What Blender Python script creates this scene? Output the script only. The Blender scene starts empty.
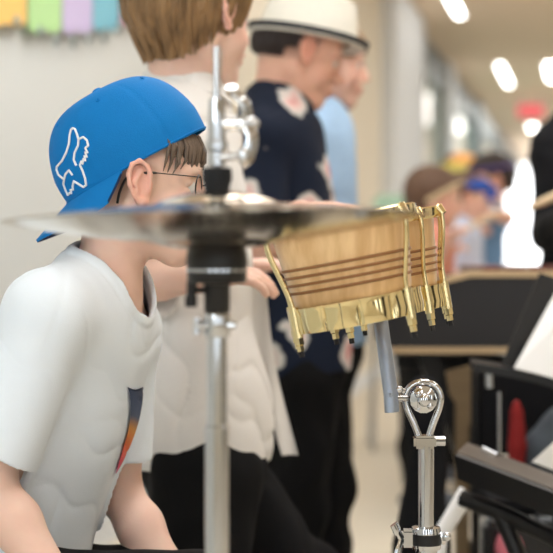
import bpy, bmesh, math, random
import numpy as np
from mathutils import Vector, Matrix, Quaternion
from mathutils.bvhtree import BVHTree
random.seed(7); np.random.seed(7)
SC = bpy.context.scene
C = SC.collection
FPX, CX, HY, CH = 1500.0, 276.5, 250.0, 0.95   # focal length (px), image centre, horizon row, lens height
R = math.radians
def P(px, py, Y): return Vector(((px-CX)/FPX*Y, Y, CH-(py-HY)/FPX*Y))

# ------------------------------------------------------------------ bookkeeping
def tag(o, label=None, cat=None, group=None, kind=None):
    if label: o['label'] = label
    if cat: o['category'] = cat
    if group: o['group'] = group
    if kind: o['kind'] = kind
    return o
def empty(name, loc, label=None, cat=None, group=None):
    o = bpy.data.objects.new(name, None); C.objects.link(o); o.location = loc; o.empty_display_size = .05
    return tag(o, label, cat, group)
def mk(name, me, mat, parent=None, smooth=True):
    """link a mesh given in world coordinates; keep the world position under the parent"""
    o = bpy.data.objects.new(name, me); C.objects.link(o)
    if mat is not None:
        for m in (mat if isinstance(mat, (list, tuple)) else [mat]): me.materials.append(m)
    if smooth: me.polygons.foreach_set('use_smooth', [True]*len(me.polygons))
    if parent is not None:
        o.parent = parent
        off = Vector((0, 0, 0)); p = parent
        while p: off += p.location; p = p.parent
        me.transform(Matrix.Translation(-off))
    else:
        # origin at the base of the thing
        co = np.empty(len(me.vertices)*3); me.vertices.foreach_get('co', co); co = co.reshape(-1, 3)
        c = Vector(((co[:, 0].min()+co[:, 0].max())/2, (co[:, 1].min()+co[:, 1].max())/2, co[:, 2].min()))
        me.transform(Matrix.Translation(-c)); o.location = c
    return o
# ------------------------------------------------------------------ materials
def lin(c): return tuple(((x/255)/12.92 if x/255 <= .04045 else ((x/255+.055)/1.055)**2.4) for x in c)
def mat(name, rgb, rough=.6, metal=0, var=.0, vscale=20, bump=0, bscale=60, sub=0, spec=.5, trans=0, emit=0, stretch=None, sheen=0, attr=None, coat=0, ior=1.45):
    m = bpy.data.materials.new(name); m.use_nodes = True
    nt = m.node_tree; b = nt.nodes['Principled BSDF']; L = nt.links.new
    c = lin(rgb)+(1,)
    b.inputs['Base Color'].default_value = c
    b.inputs['Roughness'].default_value = rough; b.inputs['Metallic'].default_value = metal
    b.inputs['Specular IOR Level'].default_value = spec; b.inputs['IOR'].default_value = ior
    b.inputs['Transmission Weight'].default_value = trans; b.inputs['Coat Weight'].default_value = coat
    if sheen: b.inputs['Sheen Weight'].default_value = sheen
    if sub:
        b.inputs['Subsurface Weight'].default_value = sub; b.inputs['Subsurface Radius'].default_value = (.012, .005, .003); b.inputs['Subsurface Scale'].default_value = 1
    tc = nt.nodes.new('ShaderNodeTexCoord'); mp = nt.nodes.new('ShaderNodeMapping')
    L(tc.outputs['Object'], mp.inputs['Vector'])
    if stretch: mp.inputs['Scale'].default_value = stretch
    src = None
    if attr:
        a = nt.nodes.new('ShaderNodeAttribute'); a.attribute_name = attr; src = a.outputs['Color']; L(src, b.inputs['Base Color'])
    n = nt.nodes.new('ShaderNodeTexNoise'); n.inputs['Scale'].default_value = vscale; n.inputs['Detail'].default_value = 5
    L(mp.outputs['Vector'], n.inputs['Vector'])
    mx = nt.nodes.new('ShaderNodeMix'); mx.data_type = 'RGBA'; mx.blend_type = 'MULTIPLY'
    rp = nt.nodes.new('ShaderNodeValToRGB'); rp.color_ramp.elements[0].position = .3; rp.color_ramp.elements[1].position = .7
    lo = 1-max(var, .02); rp.color_ramp.elements[0].color = (lo, lo, lo, 1); rp.color_ramp.elements[1].color = (1, 1, 1, 1)
    L(n.outputs['Fac'], rp.inputs['Fac']); mx.inputs[0].default_value = 1
    if src: L(src, mx.inputs[6])
    else: mx.inputs[6].default_value = c
    L(rp.outputs['Color'], mx.inputs[7]); L(mx.outputs[2], b.inputs['Base Color'])
    if bump:
        n2 = nt.nodes.new('ShaderNodeTexNoise'); n2.inputs['Scale'].default_value = bscale; n2.inputs['Detail'].default_value = 4
        L(mp.outputs['Vector'], n2.inputs['Vector'])
        bp = nt.nodes.new('ShaderNodeBump'); bp.inputs['Strength'].default_value = bump; bp.inputs['Distance'].default_value = .004
        L(n2.outputs['Fac'], bp.inputs['Height']); L(bp.outputs['Normal'], b.inputs['Normal'])
    if emit:
        b.inputs['Emission Color'].default_value = c; b.inputs['Emission Strength'].default_value = emit
    return m
M = {}
M['skin'] = mat('skin', (222, 176, 152), .5, var=.05, vscale=40, sub=.25, bump=.06, bscale=250, attr='tint', spec=.35)
M['eye'] = mat('eye_white', (225, 222, 218), .15)
M['iris'] = mat('iris', (60, 70, 80), .15)
M['tee'] = mat('white_cotton', (230, 239, 248), .85, var=.02, vscale=8, bump=.10, bscale=500, sheen=.1)
M['shirt_white'] = mat('white_linen', (232, 229, 226), .85, var=.03, vscale=6, bump=.15, bscale=300)
M['black_cloth'] = mat('black_trouser_cloth', (16, 16, 18), .85, var=.15, vscale=10, bump=.15, bscale=120, spec=.2)
M['black_top'] = mat('black_jersey', (22, 22, 25), .9, var=.15, vscale=10, bump=.15, bscale=100, spec=.2)
M['light_blue'] = mat('light_blue_cotton', (172, 204, 236), .85, var=.04, vscale=8)
M['pale_blue'] = mat('pale_blue_cotton', (205, 214, 238), .85, var=.04, vscale=8)
M['mid_blue'] = mat('denim_blue_cotton', (110, 148, 190), .85, var=.08, vscale=8)
M['peach'] = mat('peach_cotton', (225, 150, 130), .85, var=.04)
M['cap'] = mat('blue_twill', (0, 117, 190), .75, var=.05, vscale=30, bump=.22, bscale=600, spec=.3)
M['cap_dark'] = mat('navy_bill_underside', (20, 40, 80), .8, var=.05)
M['thread'] = mat('white_embroidery', (240, 242, 245), .7, bump=.3, bscale=900)
M['chrome'] = mat('polished_chrome', (205, 208, 212), .08, metal=1, var=.03)
M['chrome_soft'] = mat('brushed_chrome', (185, 188, 192), .25, metal=1, var=.05)
M['grey_metal'] = mat('matte_grey_metal', (170, 182, 200), .4, metal=.7, var=.05)
M['gold'] = mat('pale_gold_plating', (240, 223, 172), .09, metal=1, var=.05)
M['bronze'] = mat('cymbal_bronze', (226, 214, 196), .16, metal=1, var=.12, vscale=14)
M['black_plastic'] = mat('black_plastic', (18, 18, 20), .4, var=.05)
M['felt'] = mat('charcoal_felt', (30, 31, 34), .95, bump=.5, bscale=400)
M['drumskin'] = mat('cream_drum_skin', (228, 218, 196), .6, var=.06)
M['black_rim'] = mat('black_rim_rubber', (24, 24, 26), .6)
M['wood_edge'] = mat('pale_beech', (205, 178, 140), .55, var=.15, vscale=6, stretch=(1, 12, 12))
M['wood_tan'] = mat('tan_plywood', (126, 106, 78), .6, var=.15, vscale=6, stretch=(1, 12, 12))
M['panel'] = mat('charcoal_panel', (40, 40, 43), .6, var=.06)
M['redwood'] = mat('rosewood_bars', (110, 50, 45), .4, var=.2, vscale=10)
M['taupe'] = mat('taupe_desk_top', (86, 76, 66), .5, var=.1)
M['paper'] = mat('white_paper', (240, 240, 240), .8)
M['red'] = mat('red_fabric', (140, 20, 20), .7, var=.1)
M['pink'] = mat('pink_fabric', (230, 130, 145), .7, var=.1)
M['slate'] = mat('slate_grey_fabric', (70, 78, 86), .8, var=.15)
M['hair_blond'] = mat('light_brown_hair', (160, 124, 84), .42, var=.6, vscale=14, stretch=(5, 5, .7), bump=.6, bscale=60)
M['hair_brown'] = mat('brown_hair', (112, 84, 66), .6, var=.4, vscale=14, stretch=(5, 5, .7), bump=.5, bscale=50)
M['hair_dark'] = mat('dark_hair', (52, 42, 40), .6, var=.3, vscale=14, stretch=(4, 4, .7), bump=.5, bscale=50)
M['hair_fringe'] = mat('ash_brown_hair', (118, 100, 86), .55, var=.5, vscale=90, stretch=(5, 5, .5), bump=.4)
M['frame_black'] = mat('black_acetate', (14, 14, 16), .3)
M['sole'] = mat('white_rubber', (225, 225, 222), .7)
M['shoe'] = mat('grey_canvas', (80, 84, 92), .8, bump=.3, bscale=300)
M['straw'] = mat('cream_woven_straw', (244, 240, 228), .8, var=.06, vscale=90, bump=.5, bscale=200)
M['ribbon'] = mat('navy_ribbon', (30, 34, 44), .7)
M['stick'] = mat('maple_stick', (222, 196, 158), .55, var=.08)

def floral():
    m = bpy.data.materials.new('navy_floral_print'); m.use_nodes = True; nt = m.node_tree; b = nt.nodes['Principled BSDF']; L = nt.links.new
    tc = nt.nodes.new('ShaderNodeTexCoord')
    v = nt.nodes.new('ShaderNodeTexVoronoi'); v.inputs['Scale'].default_value = 12; v.inputs['Randomness'].default_value = .85
    nz = nt.nodes.new('ShaderNodeTexNoise'); nz.inputs['Scale'].default_value = 18
    mv = nt.nodes.new('ShaderNodeMix'); mv.data_type = 'RGBA'; mv.blend_type = 'ADD'; mv.inputs[0].default_value = .05
    mpp = nt.nodes.new('ShaderNodeMapping'); mpp.inputs['Scale'].default_value = (1, .3, .8); L(tc.outputs['Object'], mpp.inputs['Vector']); L(mpp.outputs['Vector'], mv.inputs[6]); L(nz.outputs['Color'], mv.inputs[7]); L(tc.outputs['Object'], nz.inputs['Vector']); L(mv.outputs[2], v.inputs['Vector'])
    r1 = nt.nodes.new('ShaderNodeValToRGB'); e = r1.color_ramp.elements
    e[0].position = .0; e[0].color = lin((205, 80, 80))+(1,); e[1].position = .2; e[1].color = lin((225, 195, 190))+(1,)
    a = e.new(.33); a.color = lin((205, 205, 200))+(1,); a2 = e.new(.39); a2.color = lin((24, 32, 50))+(1,); 
    L(v.outputs['Distance'], r1.inputs['Fac']); L(r1.outputs['Color'], b.inputs['Base Color']); b.inputs['Roughness'].default_value = .85
    b.inputs['Specular IOR Level'].default_value = .2
    return m
M['floral'] = floral()
def shell_wood():
    m = bpy.data.materials.new('oak_stave_shell'); m.use_nodes = True; nt = m.node_tree; b = nt.nodes['Principled BSDF']; L = nt.links.new
    tc = nt.nodes.new('ShaderNodeTexCoord'); mp = nt.nodes.new('ShaderNodeMapping'); mp.inputs['Scale'].default_value = (9, 9, 1.2)
    n = nt.nodes.new('ShaderNodeTexNoise'); n.inputs['Scale'].default_value = 9; n.inputs['Detail'].default_value = 6
    L(tc.outputs['Object'], mp.inputs['Vector']); L(mp.outputs['Vector'], n.inputs['Vector'])
    r = nt.nodes.new('ShaderNodeValToRGB'); e = r.color_ramp.elements
    e[0].position = .3; e[0].color = lin((214, 170, 116))+(1,); e[1].position = .7; e[1].color = lin((240, 204, 152))+(1,)
    L(n.outputs['Fac'], r.inputs['Fac']); L(r.outputs['Color'], b.inputs['Base Color'])
    b.inputs['Roughness'].default_value = .3; b.inputs['Coat Weight'].default_value = .5
    return m
M['shell'] = shell_wood()
M['groove'] = mat('dark_wood_groove', (150, 104, 62), .5)

# ------------------------------------------------------------------ mesh helpers
def mesh_np(name, V, F):
    me = bpy.data.meshes.new(name); V = np.asarray(V, np.float32); F = np.asarray(F, np.int32)
    me.vertices.add(len(V)); me.vertices.foreach_set('co', V.ravel())
    me.loops.add(F.size); me.loops.foreach_set('vertex_index', F.ravel())
    me.polygons.add(len(F)); me.polygons.foreach_set('loop_start', np.arange(0, F.size, F.shape[1], dtype=np.int32))
    me.update(calc_edges=True); me.validate(); return me
class MB:
    """collects vertices and faces for one mesh"""
    def __init__(s): s.v = []; s.f = []; s.mi = []
    def add(s, v, f, mi=0):
        n = len(s.v); s.v += [tuple(x) for x in v]; s.f += [tuple(i+n for i in q) for q in f]; s.mi += [mi]*len(f)
    def box(s, a, b, M4=None, mi=0, bev=0):
        bm = bmesh.new(); bmesh.ops.create_cube(bm, size=1)
        for v in bm.verts: v.co = Vector(((a[0]+b[0])/2+v.co.x*(b[0]-a[0]), (a[1]+b[1])/2+v.co.y*(b[1]-a[1]), (a[2]+b[2])/2+v.co.z*(b[2]-a[2])))
        if bev: bmesh.ops.bevel(bm, geom=bm.edges[:], offset=bev, segments=2, affect='EDGES')
        if M4 is not None: bm.transform(M4)
        s.frombm(bm, mi)
    def frombm(s, bm, mi=0):
        bm.verts.index_update(); s.add([v.co for v in bm.verts], [[v.index for v in f.verts] for f in bm.faces], mi); bm.free()
    def tube(s, pts, r, seg=14, closed=False, cap=True, mi=0, flat=1.0):
        pts = [Vector(p) for p in pts]; n = len(pts)
        rs = r if isinstance(r, (list, tuple)) else [r]*n
        T = []
        for i in range(n):
            a = pts[(i-1) % n] if (closed or i > 0) else pts[0]; b = pts[(i+1) % n] if (closed or i < n-1) else pts[-1]
            T.append((b-a).normalized() if (b-a).length > 1e-9 else Vector((0, 0, 1)))
        u = T[0].orthogonal().normalized(); V = []
        for i in range(n):
            if i: 
                q = T[i-1].rotation_difference(T[i]); u = (q @ u).normalized()
            u = (u-T[i]*u.dot(T[i])).normalized(); w = T[i].cross(u)
            for k in range(seg):
                a = 2*math.pi*k/seg; V.append(pts[i]+(u*math.cos(a)+w*math.sin(a)*flat)*rs[i])
        Fc = []
        for i in range(n if closed else n-1):
            j = (i+1) % n
            for k in range(seg): Fc.append((i*seg+k, i*seg+(k+1) % seg, j*seg+(k+1) % seg, j*seg+k))
        if cap and not closed: Fc.append(tuple(range(seg-1, -1, -1))); Fc.append(tuple((n-1)*seg+k for k in range(seg)))
        s.add(V, Fc, mi)
    def lathe(s, prof, M4, seg=48, closed=False, mi=0):
        """prof: list of (r, z); ends on the axis if r==0"""
        n = len(prof); V = []; Fc = []
        for (r, z) in prof:
            for k in range(seg): a = 2*math.pi*k/seg; V.append(M4 @ Vector((max(r, 1e-5)*math.cos(a), max(r, 1e-5)*math.sin(a), z)))
        for i in range(n if closed else n-1):
            j = (i+1) % n
            for k in range(seg): Fc.append((i*seg+k, i*seg+(k+1) % seg, j*seg+(k+1) % seg, j*seg+k))
        s.add(V, Fc, mi)
    def ball(s, c, r, seg=16, mi=0, M3=None):
        bm = bmesh.new(); bmesh.ops.create_uvsphere(bm, u_segments=seg, v_segments=seg//2+2, radius=1)
        rr = r if isinstance(r, (tuple, list)) else (r, r, r)
        for v in bm.verts:
            v.co = Vector((v.co.x*rr[0], v.co.y*rr[1], v.co.z*rr[2]))
            if M3 is not None: v.co = M3 @ v.co
            v.co += Vector(c)
        s.frombm(bm, mi)
    def mesh(s, name):
        me = bpy.data.meshes.new(name); me.from_pydata(s.v, [], s.f); me.polygons.foreach_set('material_index', s.mi); me.update()
        bm = bmesh.new(); bm.from_mesh(me); bmesh.ops.recalc_face_normals(bm, faces=bm.faces[:]); bm.to_mesh(me); bm.free(); return me
    def build(s, name, m, parent=None, smooth=True):
        o = mk(name, s.mesh(name), m, parent, smooth)
        if smooth: sharp(o.data)
        return o
def sharp(me, ang=R(38)):
    bm = bmesh.new(); bm.from_mesh(me)
    for e in bm.edges: e.smooth = not (len(e.link_faces) == 2 and e.calc_face_angle(0) > ang)
    bm.to_mesh(me); bm.free()
def axisM(a, b):
    """matrix with local z running from a to b, origin at a"""
    a = Vector(a); d = (Vector(b)-a).normalized()
    return Matrix.Translation(a) @ d.to_track_quat('Z', 'Y').to_matrix().to_4x4()
def bez(pts, n=8):
    """catmull-rom through the points"""
    pts = [Vector(p) for p in pts]; out = []
    for i in range(len(pts)-1):
        p0 = pts[max(i-1, 0)]; p1 = pts[i]; p2 = pts[i+1]; p3 = pts[min(i+2, len(pts)-1)]
        for k in range(n):
            t = k/n; out.append(.5*((2*p1)+(p2-p0)*t+(2*p0-5*p1+4*p2-p3)*t*t+(3*p1-p0-3*p2+p3)*t**3))
    out.append(pts[-1]); return out

# ------------------------------------------------------------------ signed distance fields -> one continuous mesh
def sphcone(a, b, ra, rb):
    a = np.array(a, np.float32); b = np.array(b, np.float32)
    def f(x, y, z):
        ab = b-a; L2 = float(ab@ab)+1e-12
        t = np.clip(((x-a[0])*ab[0]+(y-a[1])*ab[1]+(z-a[2])*ab[2])/L2, 0, 1)
        return np.sqrt((x-a[0]-t*ab[0])**2+(y-a[1]-t*ab[1])**2+(z-a[2]-t*ab[2])**2)-(ra+(rb-ra)*t)
    m = max(ra, rb); return f, np.minimum(a, b)-m, np.maximum(a, b)+m
def ell(c, r, rot=None):
    c = np.array(c, np.float32); r = np.array(r, np.float32); Rm = np.eye(3, dtype=np.float32) if rot is None else np.array(rot, np.float32)
    def f(x, y, z):
        X = x-c[0]; Y = y-c[1]; Z = z-c[2]
        u = Rm[0, 0]*X+Rm[1, 0]*Y+Rm[2, 0]*Z; v = Rm[0, 1]*X+Rm[1, 1]*Y+Rm[2, 1]*Z; w = Rm[0, 2]*X+Rm[1, 2]*Y+Rm[2, 2]*Z
        k0 = np.sqrt((u/r[0])**2+(v/r[1])**2+(w/r[2])**2); k1 = np.sqrt((u/r[0]**2)**2+(v/r[1]**2)**2+(w/r[2]**2)**2)+1e-9
        return k0*(k0-1)/k1
    e = np.sqrt(((Rm*r[None, :])**2).sum(1)); return f, c-e, c+e
def boxp(c, h, rot=None):
    c = np.array(c, np.float32); h = np.array(h, np.float32); Rm = np.eye(3, dtype=np.float32) if rot is None else np.array(rot, np.float32)
    def f(x, y, z):
        X = x-c[0]; Y = y-c[1]; Z = z-c[2]; q = []
        for i in range(3): q.append(np.abs(Rm[0, i]*X+Rm[1, i]*Y+Rm[2, i]*Z)-h[i])
        return np.sqrt(np.maximum(q[0], 0)**2+np.maximum(q[1], 0)**2+np.maximum(q[2], 0)**2)+np.minimum(np.maximum(np.maximum(q[0], q[1]), q[2]), 0)
    e = (np.abs(Rm)*h[None, :]).sum(1); return f, c-e, c+e
def inflate(p, d):
    f, lo, hi = p; return (lambda x, y, z: f(x, y, z)-d), lo-d, hi+d
def xf(p, Mx, s):
    """primitive in local head space -> world"""
    f, lo, hi = p; I = np.array(Mx.inverted(), np.float32)
    cs = [Mx @ Vector((a, b, c)) for a in (lo[0], hi[0]) for b in (lo[1], hi[1]) for c in (lo[2], hi[2])]
    cs = np.array([list(v) for v in cs])
    def g(x, y, z):
        return f(I[0, 0]*x+I[0, 1]*y+I[0, 2]*z+I[0, 3], I[1, 0]*x+I[1, 1]*y+I[1, 2]*z+I[1, 3], I[2, 0]*x+I[2, 1]*y+I[2, 2]*z+I[2, 3])*s
    return g, cs.min(0), cs.max(0)
class Field:
    def __init__(s, prims, vox, pad=.03):
        lo = np.min([p[1] for p, *_ in prims], 0)-pad; hi = np.max([p[2] for p, *_ in prims], 0)+pad
        s.lo = lo.astype(np.float32); s.vox = vox; s.n = np.ceil((hi-lo)/vox).astype(int)+1
        s.F = np.full(s.n, 9.0, np.float32)
        for p, k in prims: s.union(p, k)
    def reg(s, p, m):
        a = np.clip(np.floor((p[1]-m-s.lo)/s.vox).astype(int), 0, s.n); b = np.clip(np.ceil((p[2]+m-s.lo)/s.vox).astype(int)+1, 0, s.n)
        sl = tuple(slice(i, j) for i, j in zip(a, b))
        ax = [(s.lo[i]+s.vox*np.arange(a[i], b[i])).astype(np.float32) for i in range(3)]
        return sl, ax[0][:, None, None], ax[1][None, :, None], ax[2][None, None, :]
    def union(s, p, k=.01):
        sl, x, y, z = s.reg(p, max(k, .01)+3*s.vox)
        if min(i.stop-i.start for i in sl) <= 0: return
        d = p[0](x, y, z); F = s.F[sl]; k = max(k, 1e-5)
        h = np.clip(.5+.5*(F-d)/k, 0, 1); s.F[sl] = F*(1-h)+d*h-k*h*(1-h)
    def sub(s, p, k=.004):
        sl, x, y, z = s.reg(p, k+3*s.vox)
        if min(i.stop-i.start for i in sl) <= 0: return
        d = -p[0](x, y, z); F = s.F[sl]; k = max(k, 1e-5)
        h = np.clip(.5-.5*(F-d)/k, 0, 1); s.F[sl] = F*(1-h)+d*h+k*h*(1-h)
    def disp(s, fn, band=.03):
        i = np.nonzero(np.abs(s.F) < band); x, y, z = [s.lo[a]+s.vox*i[a] for a in range(3)]
        s.F[i] += fn(x, y, z)
    def shell(s, t): s.F = np.maximum(s.F, -(s.F+t))
    def mesh(s, name):
        F = s.F; S = F < 0; S[0] = S[-1] = False; S[:, 0] = S[:, -1] = False; S[:, :, 0] = S[:, :, -1] = False
        o = S[:-1, :-1, :-1].copy(); a = o.copy()
        for dx in (0, 1):
            for dy in (0, 1):
                for dz in (0, 1):
                    c = S[dx:S.shape[0]-1+dx, dy:S.shape[1]-1+dy, dz:S.shape[2]-1+dz]; o |= c; a &= c
        mixed = o & ~a; idx = np.argwhere(mixed); dims = np.array(mixed.shape)
        flat = (idx[:, 0]*dims[1]+idx[:, 1])*dims[2]+idx[:, 2]
        v = {}
        for dx in (0, 1):
            for dy in (0, 1):
                for dz in (0, 1): v[(dx, dy, dz)] = F[idx[:, 0]+dx, idx[:, 1]+dy, idx[:, 2]+dz]
        acc = np.zeros((len(idx), 3)); cnt = np.zeros(len(idx))
        for A in v:
            for ax in range(3):
                if A[ax]: continue
                B = list(A); B[ax] = 1; B = tuple(B); m = (v[A] < 0) != (v[B] < 0)
                t = np.where(m, v[A]/np.where(m, v[A]-v[B], 1), 0)
                for i in range(3): acc[:, i] += np.where(m, A[i]+(t if i == ax else 0), 0)
                cnt += m
        V = s.lo+s.vox*(idx+acc/np.maximum(cnt, 1)[:, None])
        fs = []
        for ax in range(3):
            sa = [slice(None)]*3; sb = [slice(None)]*3; sa[ax] = slice(0, -1); sb[ax] = slice(1, None)
            e = np.argwhere(S[tuple(sa)] != S[tuple(sb)]); o1, o2 = [(1, 2), (2, 0), (0, 1)][ax]
            e = e[(e[:, o1] > 0) & (e[:, o2] > 0) & (e[:, o1] < dims[o1]) & (e[:, o2] < dims[o2])]
            sgn = S[e[:, 0], e[:, 1], e[:, 2]]; q = []
            for d1, d2 in ((-1, -1), (0, -1), (0, 0), (-1, 0)):
                c = e.copy(); c[:, o1] += d1; c[:, o2] += d2; q.append(np.searchsorted(flat, (c[:, 0]*dims[1]+c[:, 1])*dims[2]+c[:, 2]))
            q = np.stack(q, 1); q[~sgn] = q[~sgn][:, ::-1]; fs.append(q)
        me = mesh_np(name, V, np.concatenate(fs)); return me
def keep_big(me, minv=60):
    """drop stray crumbs"""
    n = len(me.vertices); par = np.arange(n)
    e = np.empty(len(me.edges)*2, np.int32); me.edges.foreach_get('vertices', e); e = e.reshape(-1, 2)
    for _ in range(200):
        m = np.minimum(par[e[:, 0]], par[e[:, 1]]); o = par.copy(); np.minimum.at(par, e[:, 0], m); np.minimum.at(par, e[:, 1], m); par = par[par]
        if (o == par).all(): break
    u, inv, c = np.unique(par, return_inverse=True, return_counts=True); bad = np.nonzero(c[inv] < minv)[0]
    if len(bad):
        bm = bmesh.new(); bm.from_mesh(me); bm.verts.ensure_lookup_table(); bmesh.ops.delete(bm, geom=[bm.verts[i] for i in bad], context='VERTS'); bm.to_mesh(me); bm.free()
    return me

def waves(seed, freq, amp, aniso=(1, 1, 1), octs=3):
    """cheap smooth noise from warped sines"""
    rs = np.random.RandomState(seed); W = []
    for o in range(octs):
        for _ in range(4):
            d = rs.normal(size=3); d /= np.linalg.norm(d); W.append((d*np.array(aniso)*freq*(1.8**o), rs.rand()*6.28, amp*(.55**o)/2))
    def f(x, y, z):
        r = 0; wx = .3*np.sin(z*freq*.7+1); wy = .3*np.sin(x*freq*.6+2)
        for k, ph, a in W: r = r+a*np.sin(k[0]*x+k[1]*y+k[2]*z+ph+wx*2+wy*2)
        return r
    return f
def creases(seed, freq, amp, dirv, pw=3):
    rs = np.random.RandomState(seed); d = np.array(dirv, float); d /= np.linalg.norm(d); d2 = np.array([d[2], .4, -d[0]]); ph = rs.rand(4)*6.28
    def f(x, y, z):
        u = d[0]*x+d[1]*y+d[2]*z; v = d2[0]*x+d2[1]*y+d2[2]*z
        w = u*freq+1.3*np.sin(v*freq*.35+ph[0])+.8*np.sin(v*freq*.8+u*freq*.3+ph[1])
        m = np.clip(.5+.7*np.sin(v*freq*.28+ph[2])*np.sin(u*freq*.22+ph[3]), 0, 1)
        return amp*m*((1-np.abs(np.sin(w*.5)))**pw*1.6-.35)
    return f
# ------------------------------------------------------------------ people
def headM(pos, yaw, pitch, roll=0, s=1.0):
    return Matrix.Translation(pos) @ Matrix.Rotation(R(yaw), 4, 'Z') @ Matrix.Rotation(R(pitch), 4, 'Y') @ Matrix.Rotation(R(roll), 4, 'X') @ Matrix.Scale(s, 4)
def head_prims():
    U = []
    U.append((ell((-.012, 0, .028), (.090, .073, .078)), .001))
    U.append((ell((.030, 0, .030), (.052, .060, .052)), .03))
    U.append((ell((.022, 0, -.028), (.060, .054, .066)), .03))
    for s in (-1, 1):
        U.append((sphcone((.002, .046*s, -.045), (.058, .016*s, -.086), .022, .020), .02))
        U.append((ell((.054, .032*s, -.036), (.026, .024, .028)), .02))
        U.append((sphcone((.080, .010*s, .022), (.070, .044*s, .020), .009, .009), .015))
    U.append((ell((.070, 0, -.090), (.017, .020, .015)), .018))
    U.append((ell((.076, 0, -.058), (.018, .026, .018)), .018))
    U.append((sphcone((.083, 0, .010), (.104, 0, -.026), .007, .0095), .012))
    for s in (-1, 1): U.append((ell((.094, .011*s, -.031), (.010, .007, .007)), .006))
    U.append((ell((.094, 0, -.0525), (.008, .019, .0050)), .005))
    U.append((ell((.091, 0, -.0635), (.008, .016, .0058)), .005))
    E = []; S = []
    for s in (-1, 1):
        S.append((ell((.092, .030*s, .001), (.016, .017, .011)), .010))
        S.append((sphcone((.100, -.018*s, -.058), (.094, .018*s, -.058), .0012, .0012), .003))
        # lids
        E.append((sphcone((.080, .018*s, .007), (.074, .044*s, .005), .0045, .004), .004))
        E.append((sphcone((.078, .018*s, -.008), (.073, .043*s, -.007), .004, .0035), .004))
        rot = Matrix.Rotation(R(-22*s), 3, 'Z') @ Matrix.Rotation(R(-10), 3, 'Y')
        c = Vector((.010, .0770*s, -.002)); Rn = np.array(rot)
        def q(x, y, z, c=c, rot=rot): return c+rot @ Vector((x, y, z))
        E.append((ell(c, (.0165, .0034, .028), Rn), .005))
        E.append((ell(q(.004, -.008*s, 0), (.012, .009, .020), Rn), .008))
        rim = [(.010, 0, -.004), (.013, 0, .010), (.010, 0, .022), (0, 0, .030), (-.011, 0, .026), (-.017, 0, .014), (-.017, 0, 0), (-.012, 0, -.014), (-.003, 0, -.025)]
        for i in range(len(rim)-1):
            a = rim[i]; b = rim[i+1]
            E.append((sphcone(q(a[0], .0065*s, a[2]), q(b[0], .0065*s, b[2]), .0033, .0033), .002))
        E.append((sphcone(q(-.002, .003*s, -.024), q(.004, .001*s, -.025), .0065, .0055), .004))
        E.append((sphcone(q(.002, .004*s, .016), q(-.009, .005*s, .004), .0028, .003), .003))
        E.append((sphcone(q(-.009, .005*s, .004), q(-.006, .004*s, -.012), .003, .0028), .003))
        E.append((sphcone(q(.012, .003*s, -.003), q(.011, .003*s, -.009), .0038, .0035), .003))
        S.append(('late', ell(q(.003, .0085*s, -.003), (.0065, .0065, .010), Rn), .003))
    return U, E, S
HU, HE, HS = head_prims()
def add_head(F, Mh, s):
    for p, k in HU: F.union(xf(p, Mh, s), k*s)
    for t in HS:
        if t[0] != 'late': F.sub(xf(t[0], Mh, s), t[1]*s)
    for p, k in HE: F.union(xf(p, Mh, s), k*s)
    for t in HS:
        if t[0] == 'late': F.sub(xf(t[1], Mh, s), t[2]*s)
def hand_prims(w, d, pn, thumb_side, s, curl=.5):
    """w wrist, d direction to the fingers, pn palm normal (palm side), thumb_side +1/-1"""
    d = Vector(d).normalized(); pn = Vector(pn); pn = (pn-d*pn.dot(d)).normalized(); sd = d.cross(pn).normalized()*thumb_side
    out = []; rot = np.array(Matrix((d, sd, pn)).transposed()); w = Vector(w)
    out.append((ell(w+d*.040*s, (.042*s, .033*s, .013*s), rot), .012))
    for i, (off, ln) in enumerate(((.024, .062), (.008, .069), (-.008, .064), (-.023, .050))):
        b = w+d*.066*s+sd*off*s; p = b; ang = 0; r = .0078*s
        for j, f in enumerate((.45, .30, .25)):
            ang += curl*(.5 if j == 0 else .7)
            q = p+(d*math.cos(ang)+pn*math.sin(ang)+sd*off*2.5*(1 if j == 0 else 0))*ln*f*s
            out.append((sphcone(p, q, r, r*.9), .002)); r *= .92; p = q
    b = w+d*.020*s+sd*.024*s; q = b+(d*.6+sd*.75+pn*.25).normalized()*.034*s; q2 = q+(d*.85+sd*.25+pn*.35).normalized()*.026*s
    out.append((sphcone(b, q, .011*s, .009*s), .006)); out.append((sphcone(q, q2, .009*s, .0075*s), .002))
    return out
def dummy2(p): return ((lambda x, y, z: np.full(np.broadcast(x, y, z).shape, 9., np.float32)), p[1], p[2])
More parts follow.
